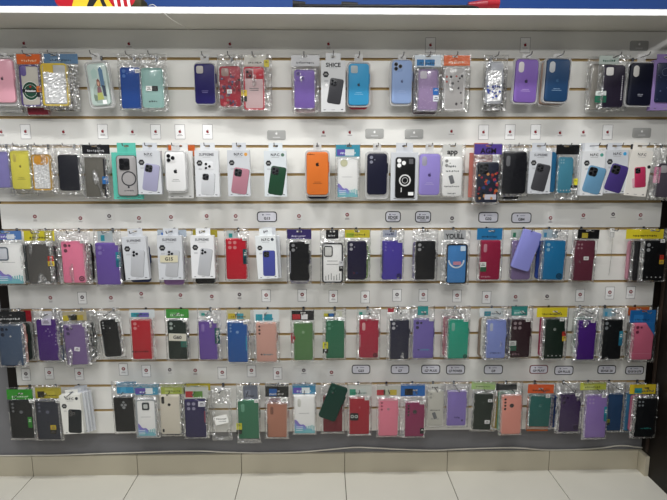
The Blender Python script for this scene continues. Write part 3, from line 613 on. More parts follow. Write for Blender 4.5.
X(2, 'white pack with black ring case', 'white pack holding black case with white charging ring and white lenses', None, (390.8, 152.5, 418, 200.5), None, None, Y=-.07, th=.010, badge=False,
  extra=lambda P, o, y: (MB().rplate(*P.R((395.2, 157.2, 414.8, 198)), y, y-.006, .009, mat('#141416', .35), .002).build('black_case', P.root), MB().torus(*P.L(404.6, 180.3), .0160, .0205, y-.006, y-.0068, mat('#cfcfcf')).torus(*P.L(404.6, 180.3), .0085, .0105, y-.006, y-.0068, mat('#bdbdbd')).box(P.L(404.6, 0)[0]-.0014, P.L(404.6, 0)[0]+.0014, y-.0068, y-.006, P.L(404, 192)[1], P.L(404, 187.5)[1], mat('#cfcfcf')).build('charging_ring', P.root), MB().disc(*P.L(399, 160.7), .0072, y-.006, y-.0072, WHITE).disc(*P.L(399, 165.4), .0072, y-.006, y-.0072, WHITE).disc(*P.L(403.6, 163), .0072, y-.006, y-.0072, WHITE).build('camera_opening', P.root), MB().rplate(*P.R((407.8, 192, 413, 195.3)), y-.006, y-.0066, .0006, WHITE).build('sticker', P.root), MB().rplate(*P.R((408.7, 159, 413, 164)), y-.006, y-.0066, .0004, mat('#5c5c60')).build('printed_code', P.root)))
S(2, 'lavender case with fruit emblem', 'lavender silicone phone case with dark fruit emblem next to black ring case', '#9385cc', (419.2, 154, 440, 195.2), (418, 153, 441, 196.5), 'pillh', cl='#9f9cae', Y=-.076, logo=('#45386e', .0, .014, '#b6abd8'))
B(2, 'white case with printed phone', 'white clear bagged case with black print and small grey phone picture', '#ebebe9', (442.3, 157, 462, 196.3), (443, 147.5, 462.5, 157), ('#d3d3cf',), 'app', '#15151a', bag=(440.5, 146, 465, 198), Y=-.074, rough=.35, cam='v2', cl='#9a9a98',
  extra=many(lambda P, o, y: MB().rplate(*P.L(451.5, 179.5), .015, .029, y, y-.001, .003, mat('#77797c'), .0003, 4, -.3).build('printed_phone', o), word('', .5, .24, .006, .4), word('', .5, .36, .0045, .65), word('', .5, .75, .0045, .75, '#555555'), word('', .5, .93, .004, .4)))
B(2, 'colourful case under AGM header', 'dark multicoloured pattern case in white bag under purple AGM header', '#1f2438', (476.2, 162, 498.5, 203), (474.8, 144, 502.5, 154.5), ('#5b43a0',), 'AGM', '#141020', bag=(473, 143.5, 501, 205.5), Y=-.085, cam='sq3d', coat=.3, extra=many(blotches(('#a83a2e', '#c96a30', '#2f5c8c', '#b83048', '#7a2a44', '#d09458', '#31407a', '#18202c'), 46, .003, .0075, 31, (-.45, .45, -.4, .3)), lambda P, o, y: MB().rplate(*P.R((484.5, 194.5, 496, 199.5)), y, y-.0012, .0008, mat('#c9c6d2')).build('sticker', P.root)))
X(2, 'red and white card behind AGM', 'red and white card strip peeking out behind the purple AGM header pack', None, (469, 153, 492, 197.5), None, None, Y=-.055, badge=False, hook=False, body='#c9766a', th=.006)
B(2, 'large black case in crinkled bag', 'plain black phone case in crinkled bag between AGM pack and white box', '#0f1018', (501.8, 151.5, 526.5, 194), None, bag=(499.5, 144.5, 529.5, 197), cam='pillv', cl='#77787c', Y=-.078, heavy=True, patch=9, coat=.4, rough=.25)
B(2, 'black case low behind black case', 'second black case showing slightly lower behind the plain black case', '#15161c', (503, 158, 520, 199.8), None, bag=(500, 150, 523, 201), Y=-.05, hook=False, heavy=True)
X(2, 'white box with dark grey phone', 'white phone case box with dark grey phone picture beside teal blue bag', '#47474c', (528.7, 151.3, 551, 193.8), (533.5, 164, 547.5, 191), 'SUPREME', Y=-.08, prot=12)
B(2, 'blue edge behind white box', 'blue case edge showing behind the box with dark grey phone', '#2f7fb0', (536, 152, 556.5, 192.5), None, bag=(533, 148, 558, 195), Y=-.05, hook=False)
B(2, 'teal blue case in long bag', 'teal blue phone case in long clear bag under black header', '#4d95ad', (557.7, 157, 572.8, 193.3), (557, 146, 580, 154.5), ('#141517',), None, bag=(556, 145, 581, 200.5), cam='q4s', cl='#9ec6d2', Y=-.07, stk=[((573, 178.5, 577.5, 185), ('#d6cf2a', '-')), ((570.5, 185.3, 577, 190), ('#202020', '#e8e8e8'))], extra=foot_dots)
X(2, 'white box with sky blue phone', 'white phone case box with sky blue phone picture', '#6d9fc2', (581.5, 151, 604.3, 195.8), (585, 166.5, 603, 193.5), 'N.P.C', Y=-.09, accent='#4f9f90', body='#d8dadc', prot=14)
X(2, 'white box behind sky blue box', 'white box edge showing behind the box with sky blue phone', None, (577.5, 150, 599, 194.5), None, None, Y=-.058, badge=False, hook=False)
X(2, 'white box with deep purple phone', 'white phone case box with deep purple phone picture and blue dot', '#4a3a80', (604.5, 150, 627.3, 193.5), (607.5, 164.5, 625, 192), 'N.P.C', Y=-.088, accent='#3aa0d8', prot=16)
X(2, 'tilted cream box with pink phones', 'tilted cream phone case box with two pink phones pictured', '#c2365f', (627.8, 150.5, 649.8, 196.3), (634.5, 167, 645.5, 187.5), 'N.P.C', tilt=5, Y=-.09, body='#dedad2', prot=-10, badge=False, extra=lambda P, o, y: MB().rplate(*P.L(635, 183), .02, .034, y, y-.0004, .004, mat('#d3a9b4'), .0001, 4, -.25).disc(*P.L(649, 167), .006, y, y-.0004, mat('#26272b'), 10).build('printed_badge', P.root))
B(2, 'grey plum case with pink sticker', 'grey plum phone case with pink sticker at the dark cabinet end', '#57505c', (656.5, 163.5, 677, 197.5), None, bag=(650.5, 146, 679, 201), cam='sqh', cl='#b5b0b4', Y=-.078, stk=[((653.5, 167, 660, 183), ('#cf7f9e', '#e0a6bc'))], tilt=3, top=True)

# ================================================================== MIDDLE ROW
B(3, 'wave insert case at end', 'white case with dark lens frame and purple wave insert at row end beside black trim', '#ebebe9', (-4, 243.5, 22.5, 284), (-5, 231, 20.5, 240), ('#5a86c4', '#7a70c4', '#d8dde2'), '~', '#dfe6f0', bag=(-6, 229.5, 24, 286), cam='rect', cl='#d0d3da', dark='#66707c', Y=-.085, extra=waves)
B(3, 'dark case behind wave insert', 'dark teal package edge behind the wave insert case at row end', '#1f3a44', (2, 245, 26.5, 282), None, Y=-.055, hook=False, film_on=False)
B(3, 'grey case under yellow header', 'smoky grey phone case in creased bag under yellow header with red yellow sticker', '#56534f', (27, 244, 51, 284), (23, 231, 53.5, 241), ('#d9cd22',), '~', '#3c3a10', bag=(25.5, 229.5, 54, 285.5), Y=-.08, heavy=True, patch=.45, stk=[((48, 256, 53.5, 261), ('#c23228', '-')), ((48, 261.2, 54.5, 266), ('#d3b52a', '-'))], pr=True, coat=.5, rough=.15)
B(3, 'dark case behind yellow header', 'dark case edge in clear bag between grey case and bubblegum pink case', '#2e2b2c', (36, 246, 57, 283), None, bag=(34, 238, 61, 285), Y=-.055, hook=False, heavy=True)
B(3, 'bubblegum pink case', 'bubblegum pink phone case with small round dark mark near its foot', '#f084a4', (62, 241.3, 84.5, 283), None, bag=(57, 229.5, 91, 285), cam='v2d', dark='#6e4450', Y=-.082, heavy=True, extra=ring_mark(.83, .9, .12), pr=True, r=.006)
B(3, 'maroon case behind pink case', 'maroon case edge showing behind the bubblegum pink case', '#6a1426', (68, 243, 88.3, 282), None, Y=-.06, hook=False, film_on=False)
B(3, 'black case behind pink case', 'black case edge outermost behind the bubblegum pink case', '#1c1517', (72, 244, 92.5, 281), None, Y=-.042, hook=False, film_on=False)
B(3, 'purple case with teal side sticker', 'medium purple phone case with teal side sticker beside a leaning white box', '#6f55a8', (96, 243, 119.8, 285), (97, 232, 112, 242), ('#b9c4c8', '#2f9aa8'), None, bag=(94, 229.5, 122, 286.5), cam='v2', cl='#8f7cc0', Y=-.082, stk=[((116, 252, 121, 267), ('#1f8aa0', '#1a6c86'))], pr=True, r=.006, heavy=True)
B(3, 'dark case behind purple case', 'dark case edge behind the purple case with teal sticker', '#29262c', (104, 245, 124.5, 282), None, Y=-.058, hook=False, film_on=False)
X(3, 'leaning box with grey phone', 'leaning white box with grey phone above a navy case', '#bcbec3', (123.5, 237, 147.5, 280), (131, 250, 144, 277), 'SUPREME', tilt=-2.5, Y=-.09, prot=8)
B(3, 'navy case under leaning box', 'navy case foot showing under the leaning white box', '#28345c', (129.5, 246, 149.8, 282.5), None, Y=-.058, hook=False, film_on=False)
X(3, 'white box with note G15', 'white phone case box with handwritten G15 note stuck on front', '#bcbec3', (157.8, 236, 182.5, 280), (166, 250, 178.5, 277), 'SUPREME', Y=-.09, prot=7, extra=lambda P, o, y: sticker(P, (160.3, 255.3, 178, 262.3), ('#d6d0b4', '-'), y-.0024, 'handwritten_note', 0, 'G15', '#26262a'))
B(3, 'blue header behind G15 box', 'blue and white header package with lilac case foot under the G15 box', '#9a6fae', (163, 247, 183.5, 285), (157, 230.5, 186, 237), ('#bfcbd8', '#4a80d0'), None, bag=(158, 229.5, 187, 286), Y=-.056, hook=False)
X(3, 'white box above black case', 'white phone case box with grey phone standing out above a black case foot', '#bcbec3', (191, 236, 214.3, 278.5), (199, 248.5, 211, 276), 'SUPREME', Y=-.09, prot=9, body='#dcdddf')
B(3, 'black case with mustard header', 'black case and mustard header showing behind the box next to the red case', '#1e1c1d', (194.5, 246, 214.8, 284), (192.5, 230.5, 217, 237.5), ('#b5a72c',), None, bag=(192, 229.5, 218, 285.5), Y=-.056, hook=False)
B(3, 'bright red case with four holes', 'bright red phone case with four round camera holes and teal side sticker', '#c4152c', (226, 238.5, 247, 279.5), (226.5, 232, 238, 238.5), ('#c4cccc', '#2f9a98'), None, bag=(224.5, 229.5, 249, 281), cam='q4', cl='#d98a8a', Y=-.076, stk=[((243, 249, 247.8, 264), ('#15535c', '#0f3a44'))], pr=True, r=.007, rough=.35)
X(3, 'leaning box with blue phone', 'leaning white phone case box with royal blue phone picture', '#4a52a0', (256.5, 236, 277, 279), (263, 250.5, 275, 276), 'N.P.C', tilt=-3, Y=-.09, accent='#39404f', prot=3, body='#dadee0')
X(3, 'white box behind blue phone box', 'white box edge behind the leaning box with royal blue phone', None, (259.5, 236.5, 280.5, 278.5), None, None, tilt=-2, Y=-.06, badge=False, hook=False)
B(3, 'black case with purple header', 'black phone case under dark purple header with purple foot', '#101014', (289.3, 241.5, 309.5, 281), (287, 229.5, 311.3, 239.5), ('#3a2e6c',), '~', '#c9c4dc', bag=(286.5, 229, 311.5, 284.5), cam='v2', cl='#8f8f92', Y=-.08, pr=True, extra=vtext(.05, '#b9b9c4'))
B(3, 'purple foot under black case', 'purple case foot showing below the black case with purple header', '#40357c', (290, 246, 309, 284), None, Y=-.056, hook=False, film_on=False)
B(3, 'white case with dark bumper', 'white backed phone case with dark bumper and square lens frame under black header', '#ebebe9', (322, 243, 343, 283), (326, 230, 338.5, 239), ('#17171a',), '~', '#d9d9dc', bag=(320, 229.5, 345, 285), cam='rect', cl='#d4d4d0', frame='#3c3c3f', Y=-.082, heavy=True, stk=[((339, 261, 343.5, 266), ('#d0d0d2', '-')), ((339, 266.2, 343.5, 271), ('#19191c', '-'))],
  extra=many(text_lines('#8a8a8a', 2, -.05, .7, .002, .012), lambda P, o, y: [MB().rplate(P.case[0]+P.case[2]*(-.32+.13*i), P.case[1]-P.case[3]*(.38-.02*(i % 3)), .0022, .016+.004*(i % 3), y, y-.0005, .001, mat('#77787a'), seg=2).build('printed_drip', o, False) for i in range(6)]))
B(3, 'dark indigo case with lime header', 'dark indigo phone case under yellow and lime header', '#1d1838', (347.3, 241, 366.5, 280), (345, 230, 370, 238), ('#cfc12c', '#9fb530', '#d9cd3c'), '~', '#5c5f1a', bag=(344.5, 229.5, 370.5, 281.5), cam='v2', cl='#b4b2ba', Y=-.078, extra=lambda P, o, y: MB().disc(*P.L(354, 273), .0013, y, y-.0005, mat('#d04050')).disc(*P.L(357, 273), .0013, y, y-.0005, mat('#4060d0')).build('printed_marks', o))
B(3, 'lime card behind indigo case', 'lime green card edge behind the dark indigo case', '#7fae3a', (352, 244, 368.5, 279), None, Y=-.055, hook=False, film_on=False)
B(3, 'violet blue case with ring mark', 'violet blue phone case with black ring mark near its foot', '#4e3fa6', (382, 240.5, 402.5, 280), (383, 231, 397, 237.5), ('#aeb4c4',), '~', '#2b3160', bag=(380.5, 229.5, 404, 281.5), cam='v3+dot', cl='#7a70bb', Y=-.078, pr=True, extra=many(ring_mark(.84, .9, .12), vtext(.04, '#1d1838')), heavy=True, r=.007)
B(3, 'black case with violet edge', 'black phone case with violet edge between violet blue case and smiling blue case', '#111114', (415.3, 241, 435.3, 280), None, bag=(412.5, 229.5, 438, 281.5), cam='v2', cl='#a3a3a6', Y=-.078, heavy=True, r=.007)
B(3, 'violet case behind black case', 'violet case edge with white print behind the black case', '#584a8e', (413, 242, 431, 280), None, Y=-.056, hook=False, film_on=False, extra=vtext(.06, '#c9c4dc'))
B(3, 'blue case with white smile', 'black edged phone case with blue front and white smile shape', '#4488c8', (446, 244, 467, 284), (444, 231, 466, 240), ('#b9bbbd',), 'YOULL', '#1f2024', bag=(441, 229.5, 470, 285.5), frame='#101114', Y=-.084, heavy=True, tilt=0,
  extra=lambda P, o, y: (lambda q: ([q.rplate(*P.L(456.2+7.5*math.cos(a), 259.5+8*math.sin(a)*1.0), .0055, .0055, y-.0010, y-.0016, .0025, mat('#dfe9f2', .4), seg=3) for a in [math.radians(10+8*k) for k in range(21)]], q.rplate(*P.R((453, 261.5, 461, 265)), y-.001, y-.0016, .002, mat('#c98a9c'), seg=2), q.rplate(*P.R((460.5, 246, 465.5, 251)), y-.001, y-.0015, .003, mat('#cfe2f0'), seg=3), q.build('printed_smile', o, False)))(MB()))
B(3, 'crimson case with blue header', 'crimson phone case with white and green sticker under blue header', '#98163f', (480, 240.5, 500.3, 280), (477.5, 228.5, 502.8, 240), ('#1a7cb4',), '~', '#0f3a5c', bag=(477.5, 228, 503, 281.5), cam='pillv', cl='#c48a98', Y=-.08, stk=[((480, 262, 486, 267), ('#d6d8d4', '-')), ((480, 267, 486, 271.5), ('#1f5c38', '-'))], extra=word('', .35, .92, .005, .5, '#c48a98'), r=.007)
o_ = B(3, 'tilted periwinkle case', 'loose periwinkle phone case hung tilted over a lavender case', '#8d90d8', (514.5, 229.5, 539, 271.5), None, Y=-.094, tilt=17, wh=(.067, .142), film_on=False, hookx=531, r=.008, rough=.35, cam=None, hook=False)
B(3, 'lavender case behind tilted case', 'lavender phone case hanging behind the tilted periwinkle case', '#87749f', (511.2, 240.5, 531.3, 280), (511.5, 230.5, 522, 238), ('#b9c4bc', '#2f7a5c'), None, bag=(510, 229.5, 534, 281.5), cam='q4s', cl='#a898b8', Y=-.07, hookx=527)
B(3, 'cerulean case with ring mark', 'cerulean blue phone case with dark ring mark near its foot', '#1878ac', (543, 240.5, 564.5, 280), (543, 231, 552, 238), ('#a9bcc8', '#3f8fb8'), None, bag=(540, 229.5, 567, 281.5), cam='v2', cl='#8fbcd0', Y=-.08, extra=ring_mark(.8, .9, .13, '#0d2436'), heavy=True, r=.007, tilt=1)
B(3, 'royal blue case behind cerulean', 'royal blue case edge behind the cerulean blue case', '#23408c', (536.5, 241, 556, 279.5), None, Y=-.058, hook=False, film_on=False, cam='v2', cl='#7f92c0', tilt=1)
B(3, 'burgundy case with white sticker', 'burgundy phone case with small white sticker under black header', '#6a2f40', (573.5, 240.5, 594, 281), (578.5, 230.5, 600, 239), ('#121214', '#b9a832'), None, bag=(571, 229.5, 597, 283), cam='q4s', cl='#a8848c', Y=-.08, stk=[((583.5, 256.5, 588.5, 260), ('#dedcda', '-'))], heavy=True, r=.006, tilt=1, hookx=587)
B(3, 'black case by dark cabinet', 'black phone case under yellow header hanging against the dark cabinet', '#0d0f12', (643, 240.5, 665, 280.5), (627, 229.5, 664.5, 239), ('#d6c51f',), '~', '#3c3808', bag=(640, 228.5, 668, 282.5), cam='v2', cl='#9a9c9e', Y=-.08, stk=[((659.5, 255, 663.5, 259.5), ('#b5301f', '-')), ((659, 259.8, 663.5, 264), ('#c9a622', '-'))], pr=True, extra=foot_dots, hookx=651, r=.006)
B(3, 'dark crinkled case by cabinet', 'dark case in crinkled bag fanned out behind the black case under yellow header', '#2c2c2f', (632.5, 241, 652, 281), None, bag=(630.5, 232, 655, 283), Y=-.062, hook=False, heavy=True)
B(3, 'pink case fanned behind black', 'pink case edge fanned out behind dark bags under the yellow header', '#b57f8e', (627.5, 241, 647, 280.5), None, Y=-.048, hook=False, film_on=False)

# ================================================================== FOURTH ROW
B(4, 'slate blue case at end', 'slate blue phone case with dark lenses under black header at row end', '#4a5b74', (-1, 325, 23, 366), (-8, 312, 25, 322.5), ('#1b1c1e',), '~', '#d6d6d6', bag=(-3, 309, 26, 368), cam='v2d+dot', dark='#252c3c', Y=-.088, heavy=True, r=.006)
B(4, 'salmon strip behind slate case', 'salmon case edge behind the slate blue case', '#d07f74', (4, 325, 25.8, 364), None, Y=-.068, hook=False, film_on=False)
B(4, 'dark green edge behind slate', 'dark green case edge next to the salmon strip', '#26322e', (9, 324, 29.5, 361), None, Y=-.054, hook=False, film_on=False)
B(4, 'grey clear edge with red header', 'pale grey clear case edge with red header bit behind slate blue case', '#8d8f8c', (13, 322, 33.5, 360), (22, 311, 30.5, 323), ('#b3202f',), None, Y=-.040, hook=False)
B(4, 'deep purple case with glyphs', 'deep purple phone case with white tag at top and little white dots', '#4b2477', (37.3, 319.5, 58.3, 361), (43, 311.5, 51, 319), ('#c9c9cf',), None, bag=(34, 308.5, 61, 363), Y=-.084, r=.009, stk=[((41.5, 318.5, 51, 325), ('#c6c0d4', '-'))],
  extra=lambda P, o, y: (lambda q: ([q.disc(*P.L(x, z), .0018, y, y-.0005, mat('#b9a8cc'), 8) for x, z in ((48, 329), (50, 332), (46, 331), (49, 336), (52, 335), (55.8, 334), (55.8, 337.5), (55.8, 341), (55.8, 344.5))], q.build('printed_dots', o)))(MB()))
B(4, 'yellow and blue bag edge', 'yellow and blue printed case edge between deep purple and mauve cases', '#3f6890', (44, 324, 64, 361), None, bag=(42, 314, 66, 363), Y=-.056, hook=False, stk=[((59.5, 333, 63, 345), ('#b5a02c', '-'))])
B(4, 'mauve case with white sticker', 'mauve phone case with white centre sticker under yellow speckled header', '#7c6496', (65, 324.5, 87, 365), (62, 312, 86, 321.5), ('#b5aa8a', '#c9b72c', '#3c3a30', '#b7a33a'), None, bag=(61.5, 309, 89.5, 367), cam='v2d', dark='#4b3c66', Y=-.09, tilt=-2, stk=[((74.5, 347, 80, 351), ('#e3e0e4', '-'), 10)], pr=True, heavy=True, r=.006)
B(4, 'dark case behind mauve case', 'dark case edge with white sticker behind the mauve case', '#33303a', (71, 324, 90, 362), None, bag=(69, 316, 93, 364), Y=-.064, hook=False, tilt=-3, pr=True)
B(4, 'outer dark bag behind mauve case', 'outermost dark bagged edge behind the mauve case', '#3c4440', (76, 323, 95, 359), None, bag=(74, 312, 98, 361), Y=-.045, hook=False, tilt=-2)
B(4, 'black case tilted alone', 'black phone case tilted slightly, hanging alone beside the red case with dark lettering', '#141517', (102, 319.5, 120, 357), None, bag=(99, 308.5, 123, 359), cam='v3+dot', cl='#a9abac', Y=-.074, tilt=-4, pr=True, extra=vtext(.05, '#77797c', .4, .9))
B(4, 'red case with dark lettering', 'red phone case with dark lettering near its foot under teal header', '#b81f2c', (131.8, 320, 152, 359.5), (129, 310, 154, 318), ('#cfd6d8', '#2f9aa8', '#6f63b8'), '~', '#1f5c66', bag=(130, 309, 155, 361), cam='v2', cl='#d68d8d', Y=-.08, extra=word('', .45, .8, .0065, .65, '#2c1418', True), r=.007)
B(4, 'dark green case with G60 note', 'dark green phone case with white G60 note under green header', '#1c2a24', (167.8, 320, 187.6, 359.5), (165.5, 309.5, 188.3, 318.5), ('#3f9a3c', '#6fb56a'), '~', '#d9e8d6', bag=(165, 309, 189.5, 361), cam='v2', cl='#a9b4ae', Y=-.08, stk=[((168.8, 333.5, 186.3, 340.8), ('#d9d5c6', '-'), 2, 'G60', '#2a2a2c'), ((181, 341, 187.5, 347), ('#1f6a5c', '-'))], pr=True, r=.007)
B(4, 'purple case with teal tab', 'purple phone case with dark teal sticker jutting from its side', '#6a4ba0', (198.8, 321, 217.6, 359.8), (199, 311.5, 210, 316.5), ('#b9c8c6', '#2f9a90'), None, bag=(197.5, 308.5, 221.5, 361), cam='pillv', cl='#8d74b8', Y=-.078, stk=[((214.8, 327.8, 219.8, 343.5), ('#0f5a5c', '#0c4a50'))], pr=True, heavy=True, r=.006)
B(4, 'cobalt case with sensor hole', 'cobalt blue phone case with round sensor hole under yellow and teal header', '#1c58a0', (227.5, 322, 248, 362.5), (226.5, 310, 250, 320), ('#c9c2a0', '#c9b52c', '#3f9fb0'), '~', '#6d5c1c', bag=(226, 309, 251, 364), cam='v3+fp', cl='#7f9fc8', Y=-.08, pr=True, extra=vtext(.92, '#3fb0c4', .35, .7), r=.007)
B(4, 'peach pink case with word', 'peach pink phone case with printed word under white and teal header', '#d3a294', (256.2, 323, 276.7, 362), (253.5, 310, 278.8, 322), ('#d6dcdc', '#2f9fb0', '#2f9fb0'), '~', '#2f8fb0', bag=(253.5, 309, 279.5, 363.5), cam='v3d', dark='#5c4640', Y=-.082, extra=word('', .6, .81, .0055, .5, '#4a8088', True), r=.007)
B(4, 'sage green case with red tag', 'sage green phone case with red diamond tag under black header', '#55824c', (293.5, 322.5, 313, 360.5), (291.5, 311, 314, 320.5), ('#1c1c1e', '#b82430', '#e0dede'), None, bag=(290.5, 308.5, 314.5, 362), cam='fp', cl='#88a882', Y=-.08, heavy=True, r=.007,
  extra=lambda P, o, y: (lambda a: MB().poly([(a[0]+.008, a[1]), (a[0], a[1]+.021), (a[0]-.008, a[1]+.019), (a[0]-.008, a[1]-.019), (a[0], a[1]-.021)], y-.001, y-.0014, mat('#ab1c28', .4)).build('sticker', P.root, False))(P.L(293.3, 338)))
B(4, 'emerald case with yellow sticker', 'emerald green phone case with yellow and black side sticker under blue bow header', '#2a7050', (325.5, 320.5, 344.5, 358.5), (323.5, 311.5, 342, 317.5), ('#c9cbb8', '#b9b02c', '#2f6cb0', '#d9d9d2'), None, bag=(322.5, 308.5, 346, 360), cam='v2', cl='#5f9a7c', Y=-.078, stk=[((322.8, 342, 328, 348.5), ('#d0cf1f', '-')), ((322.8, 348.7, 328, 353), ('#23241c', '-'))], r=.006)
B(4, 'cherry red case with corner badge', 'cherry red phone case with black corner badge', '#ab1d3c', (359, 319.5, 378.5, 358), (358.5, 310.5, 366, 315.5), ('#b9c8c4', '#2f9a88'), None, bag=(356.5, 308.5, 380.5, 359.5), cam='pillv', cl='#d9a8a8', Y=-.076, extra=many(ring_mark(.84, .93, .11), vtext(.05, '#d6b4b8', .4, .7)), heavy=True, r=.006)
B(4, 'midnight blue case', 'midnight blue phone case with two camera holes and red header dot', '#1b1c38', (389.5, 320, 409, 359.5), (388, 308.5, 394, 312.5), ('#b52c3c',), None, bag=(386.5, 307.5, 411, 361), cam='v2', cl='#b9b9c0', Y=-.078, heavy=True, r=.006)
B(4, 'orchid case with teal word', 'orchid purple phone case with teal printed word under teal header', '#7566b0', (413, 319, 433.6, 358.5), (418, 306.5, 428.5, 315.5), ('#2f9a98',), None, bag=(411.5, 306, 434.5, 360), cam='v2d', dark='#33304c', Y=-.08, extra=word('', .6, .78, .005, .45, '#4f9fb8', True), pr=True, r=.007)
B(4, 'sea green case with badge', 'sea green phone case with black corner badge over a pink case', '#14a084', (448, 319.5, 468.3, 358.8), None, bag=(445, 306, 470, 360), cam='pillv', cl='#7fb8a8', Y=-.082, extra=ring_mark(.87, .94, .1), pr=True, heavy=True, r=.007)
B(4, 'pink case behind sea green case', 'pink case edge behind the sea green case', '#c9677c', (443, 317, 463, 356.5), None, bag=(441, 311, 465, 358), Y=-.06, hook=False)
B(4, 'powder blue case with word', 'powder blue phone case with printed word near its foot', '#8796d6', (486.3, 320, 505.8, 358.5), (480, 308.5, 504, 317), ('#c9d0d2', '#2f8fa0'), '~', '#7c8890', bag=(483, 306.5, 508, 360), cam='pillv', cl='#b5bcd0', Y=-.084, extra=word('', .5, .86, .005, .55, '#2c3c6c'), heavy=True, r=.007)
B(4, 'white case behind powder blue', 'white case edge behind the powder blue case', '#c9c9c2', (481.5, 318, 500, 357.5), None, Y=-.064, hook=False, film_on=False)
B(4, 'tan case behind powder blue', 'tan case edge outermost behind the powder blue case', '#8f7f70', (478.8, 318.5, 497, 357), None, Y=-.048, hook=False, film_on=False)
B(4, 'dark maroon case with four holes', 'dark maroon phone case with four camera holes and white green sticker', '#2f141e', (510.5, 319.5, 530.3, 357.5), (512, 306.5, 528, 316), ('#2f8a84', '#5fa8a0'), '~', '#cfe0dc', bag=(508, 306, 532.5, 359), cam='q4', cl='#9a8a8e', Y=-.08, stk=[((509, 340.8, 516, 345.5), ('#c9ccc8', '-')), ((509, 345.7, 516, 350.5), ('#1f6048', '-'))], pr=True, extra=word('', .32, .91, .005, .4, '#8a6a74'), r=.007)
B(4, 'maroon case behind dark maroon', 'plum case edge behind the dark maroon case', '#4a2638', (506.8, 319, 526, 356), None, Y=-.06, hook=False, film_on=False)
B(4, 'bottle green case yellow header', 'bottle green phone case under bright yellow header with red yellow sticker', '#172a20', (544, 319, 564.3, 359), (537.5, 308, 568, 317.5), ('#dccb1c',), '~', '#4a4410', bag=(541, 306.5, 568, 360.5), cam='dot+fp', cl='#b5bab4', Y=-.082, stk=[((562, 331.5, 566, 336), ('#b5301f', '-')), ((562, 336.2, 566, 341), ('#cfb022', '-'))], extra=foot_dots, pr=True, r=.007)
B(4, 'raspberry case behind bottle green', 'raspberry case edge behind the bottle green case', '#a03456', (539.8, 318, 558, 357), None, Y=-.06, hook=False, film_on=False)
B(4, 'vivid purple case over mint', 'vivid purple phone case hanging over a mint case', '#4b1c80', (577, 320.5, 595.3, 360), None, bag=(574, 306, 598, 361.5), cam='q4s', cl='#7a5ca0', Y=-.084, heavy=True, r=.006, pr=True)
B(4, 'mint case behind vivid purple', 'mint green case edge behind the vivid purple case', '#5cab94', (574.6, 317.5, 592, 355), None, bag=(572, 311, 594, 357), Y=-.062, hook=False)
B(4, 'black case with teal flag', 'black phone case with two camera holes and teal side sticker', '#0c1014', (601.5, 319.5, 622, 359.5), (604, 309, 613, 317), ('#8fb4c4', '#3f9fc4'), None, bag=(599, 306, 625, 361), cam='v2', cl='#8c9296', Y=-.084, stk=[((618.8, 331, 622.5, 345.5), ('#2f8fa8', '#1f6f8c'))], heavy=True, r=.007)
B(4, 'rose pink case with blue header', 'rose pink phone case under blue header beside the dark cabinet', '#cf6a86', (632.3, 323.5, 653, 360), (631, 310.5, 656.5, 323), ('#1766a8', '#2c80c4'), '~', '#0c3a66', bag=(630, 308, 657, 363), cam='v2d', dark='#7a3c50', Y=-.086, r=.007, extra=lambda P, o, y: MB().box(P.case[0]-P.case[2]*.48, P.case[0]+P.case[2]*.48, y-.0004, y, P.case[1]-P.case[3]*.33, P.case[1]-P.case[3]*.322, mat('#cf8c9c')).poly([P.L(646, 322.5), P.L(654.5, 322.5), P.L(654.5, 336)], y-.0008, y-.0002, mat('#1a66a4')).build('printed_flap', o, False))
B(4, 'orange header behind rose pink', 'orange header package fanned out behind the rose pink case', '#5c5a56', (627.5, 322, 646, 358), (629, 307.5, 650, 316), ('#d06420',), None, bag=(626.5, 307, 651, 360), Y=-.058, hook=False)

# ================================================================== LOWEST ROW
B(5, 'black case with green header', 'black phone case under bright green header at row end', '#1b1c1e', (10, 400.5, 34, 438.5), (6, 390, 32.5, 400), ('#2f9a22',), '~', '#d8ecd2', bag=(8.5, 388, 36, 440.5), cam='v3+fp', cl='#77797c', Y=-.088, stk=[((28.3, 417, 32.3, 427.5), ('#2f9a2c', '#23801f'))], pr=True, r=.006)
B(5, 'navy grey case with yellow sticker', 'navy grey phone case with yellow and black sticker near its foot', '#30333f', (36.3, 400.5, 60.3, 439.5), (34.5, 387.5, 60.5, 399), ('#b9ab2c', '#2a2618', '#c9bb34'), '~', '#3c3a18', bag=(33.5, 386, 62, 441), cam='v3+fp', cl='#66697a', Y=-.09, stk=[((50.7, 425, 56.3, 429.5), ('#d3b722', '-')), ((50.7, 429.7, 56.3, 433.5), ('#2a2412', '-'))], pr=True, r=.006)
B(5, 'salmon edge behind black case', 'salmon edge between the green header case and the navy grey case', '#a8685c', (15, 402, 37, 438), None, Y=-.062, hook=False, film_on=False)
X(5, 'white box with black phone', 'white phone case box with black phone picture, first of a fanned row', '#2b2e30', (61.3, 395.5, 82, 434), (68.5, 409.5, 81.5, 433), 'N.P.C', tilt=-2.5, Y=-.096, accent='#3c4046', prot=6, body='#dcdcd6', th=.02)
for q_, (dx, YY, nm) in enumerate(((5.5, -.074, 'second'), (8.5, -.062, 'third'), (11.5, -.048, 'fourth'))):
    X(5, nm+' fanned white box', nm+' white box edge of the fanned boxes behind the black phone box', None, (61.5+dx, 393.5-q_, 81.5+dx, 433-q_), None, None, tilt=-3, Y=YY, badge=False, hook=False, th=.009)
B(5, 'black case under blue header', 'black phone case with dot lens cluster under turquoise blue header', '#17181a', (114.3, 397, 134.8, 432), (116, 382.3, 136, 394), ('#2f9ac8', '#4fb0d8'), None, bag=(112.5, 381.5, 137, 434.5), cam='tri', cl='#9a9c9e', Y=-.082, r=.007, tilt=-1)
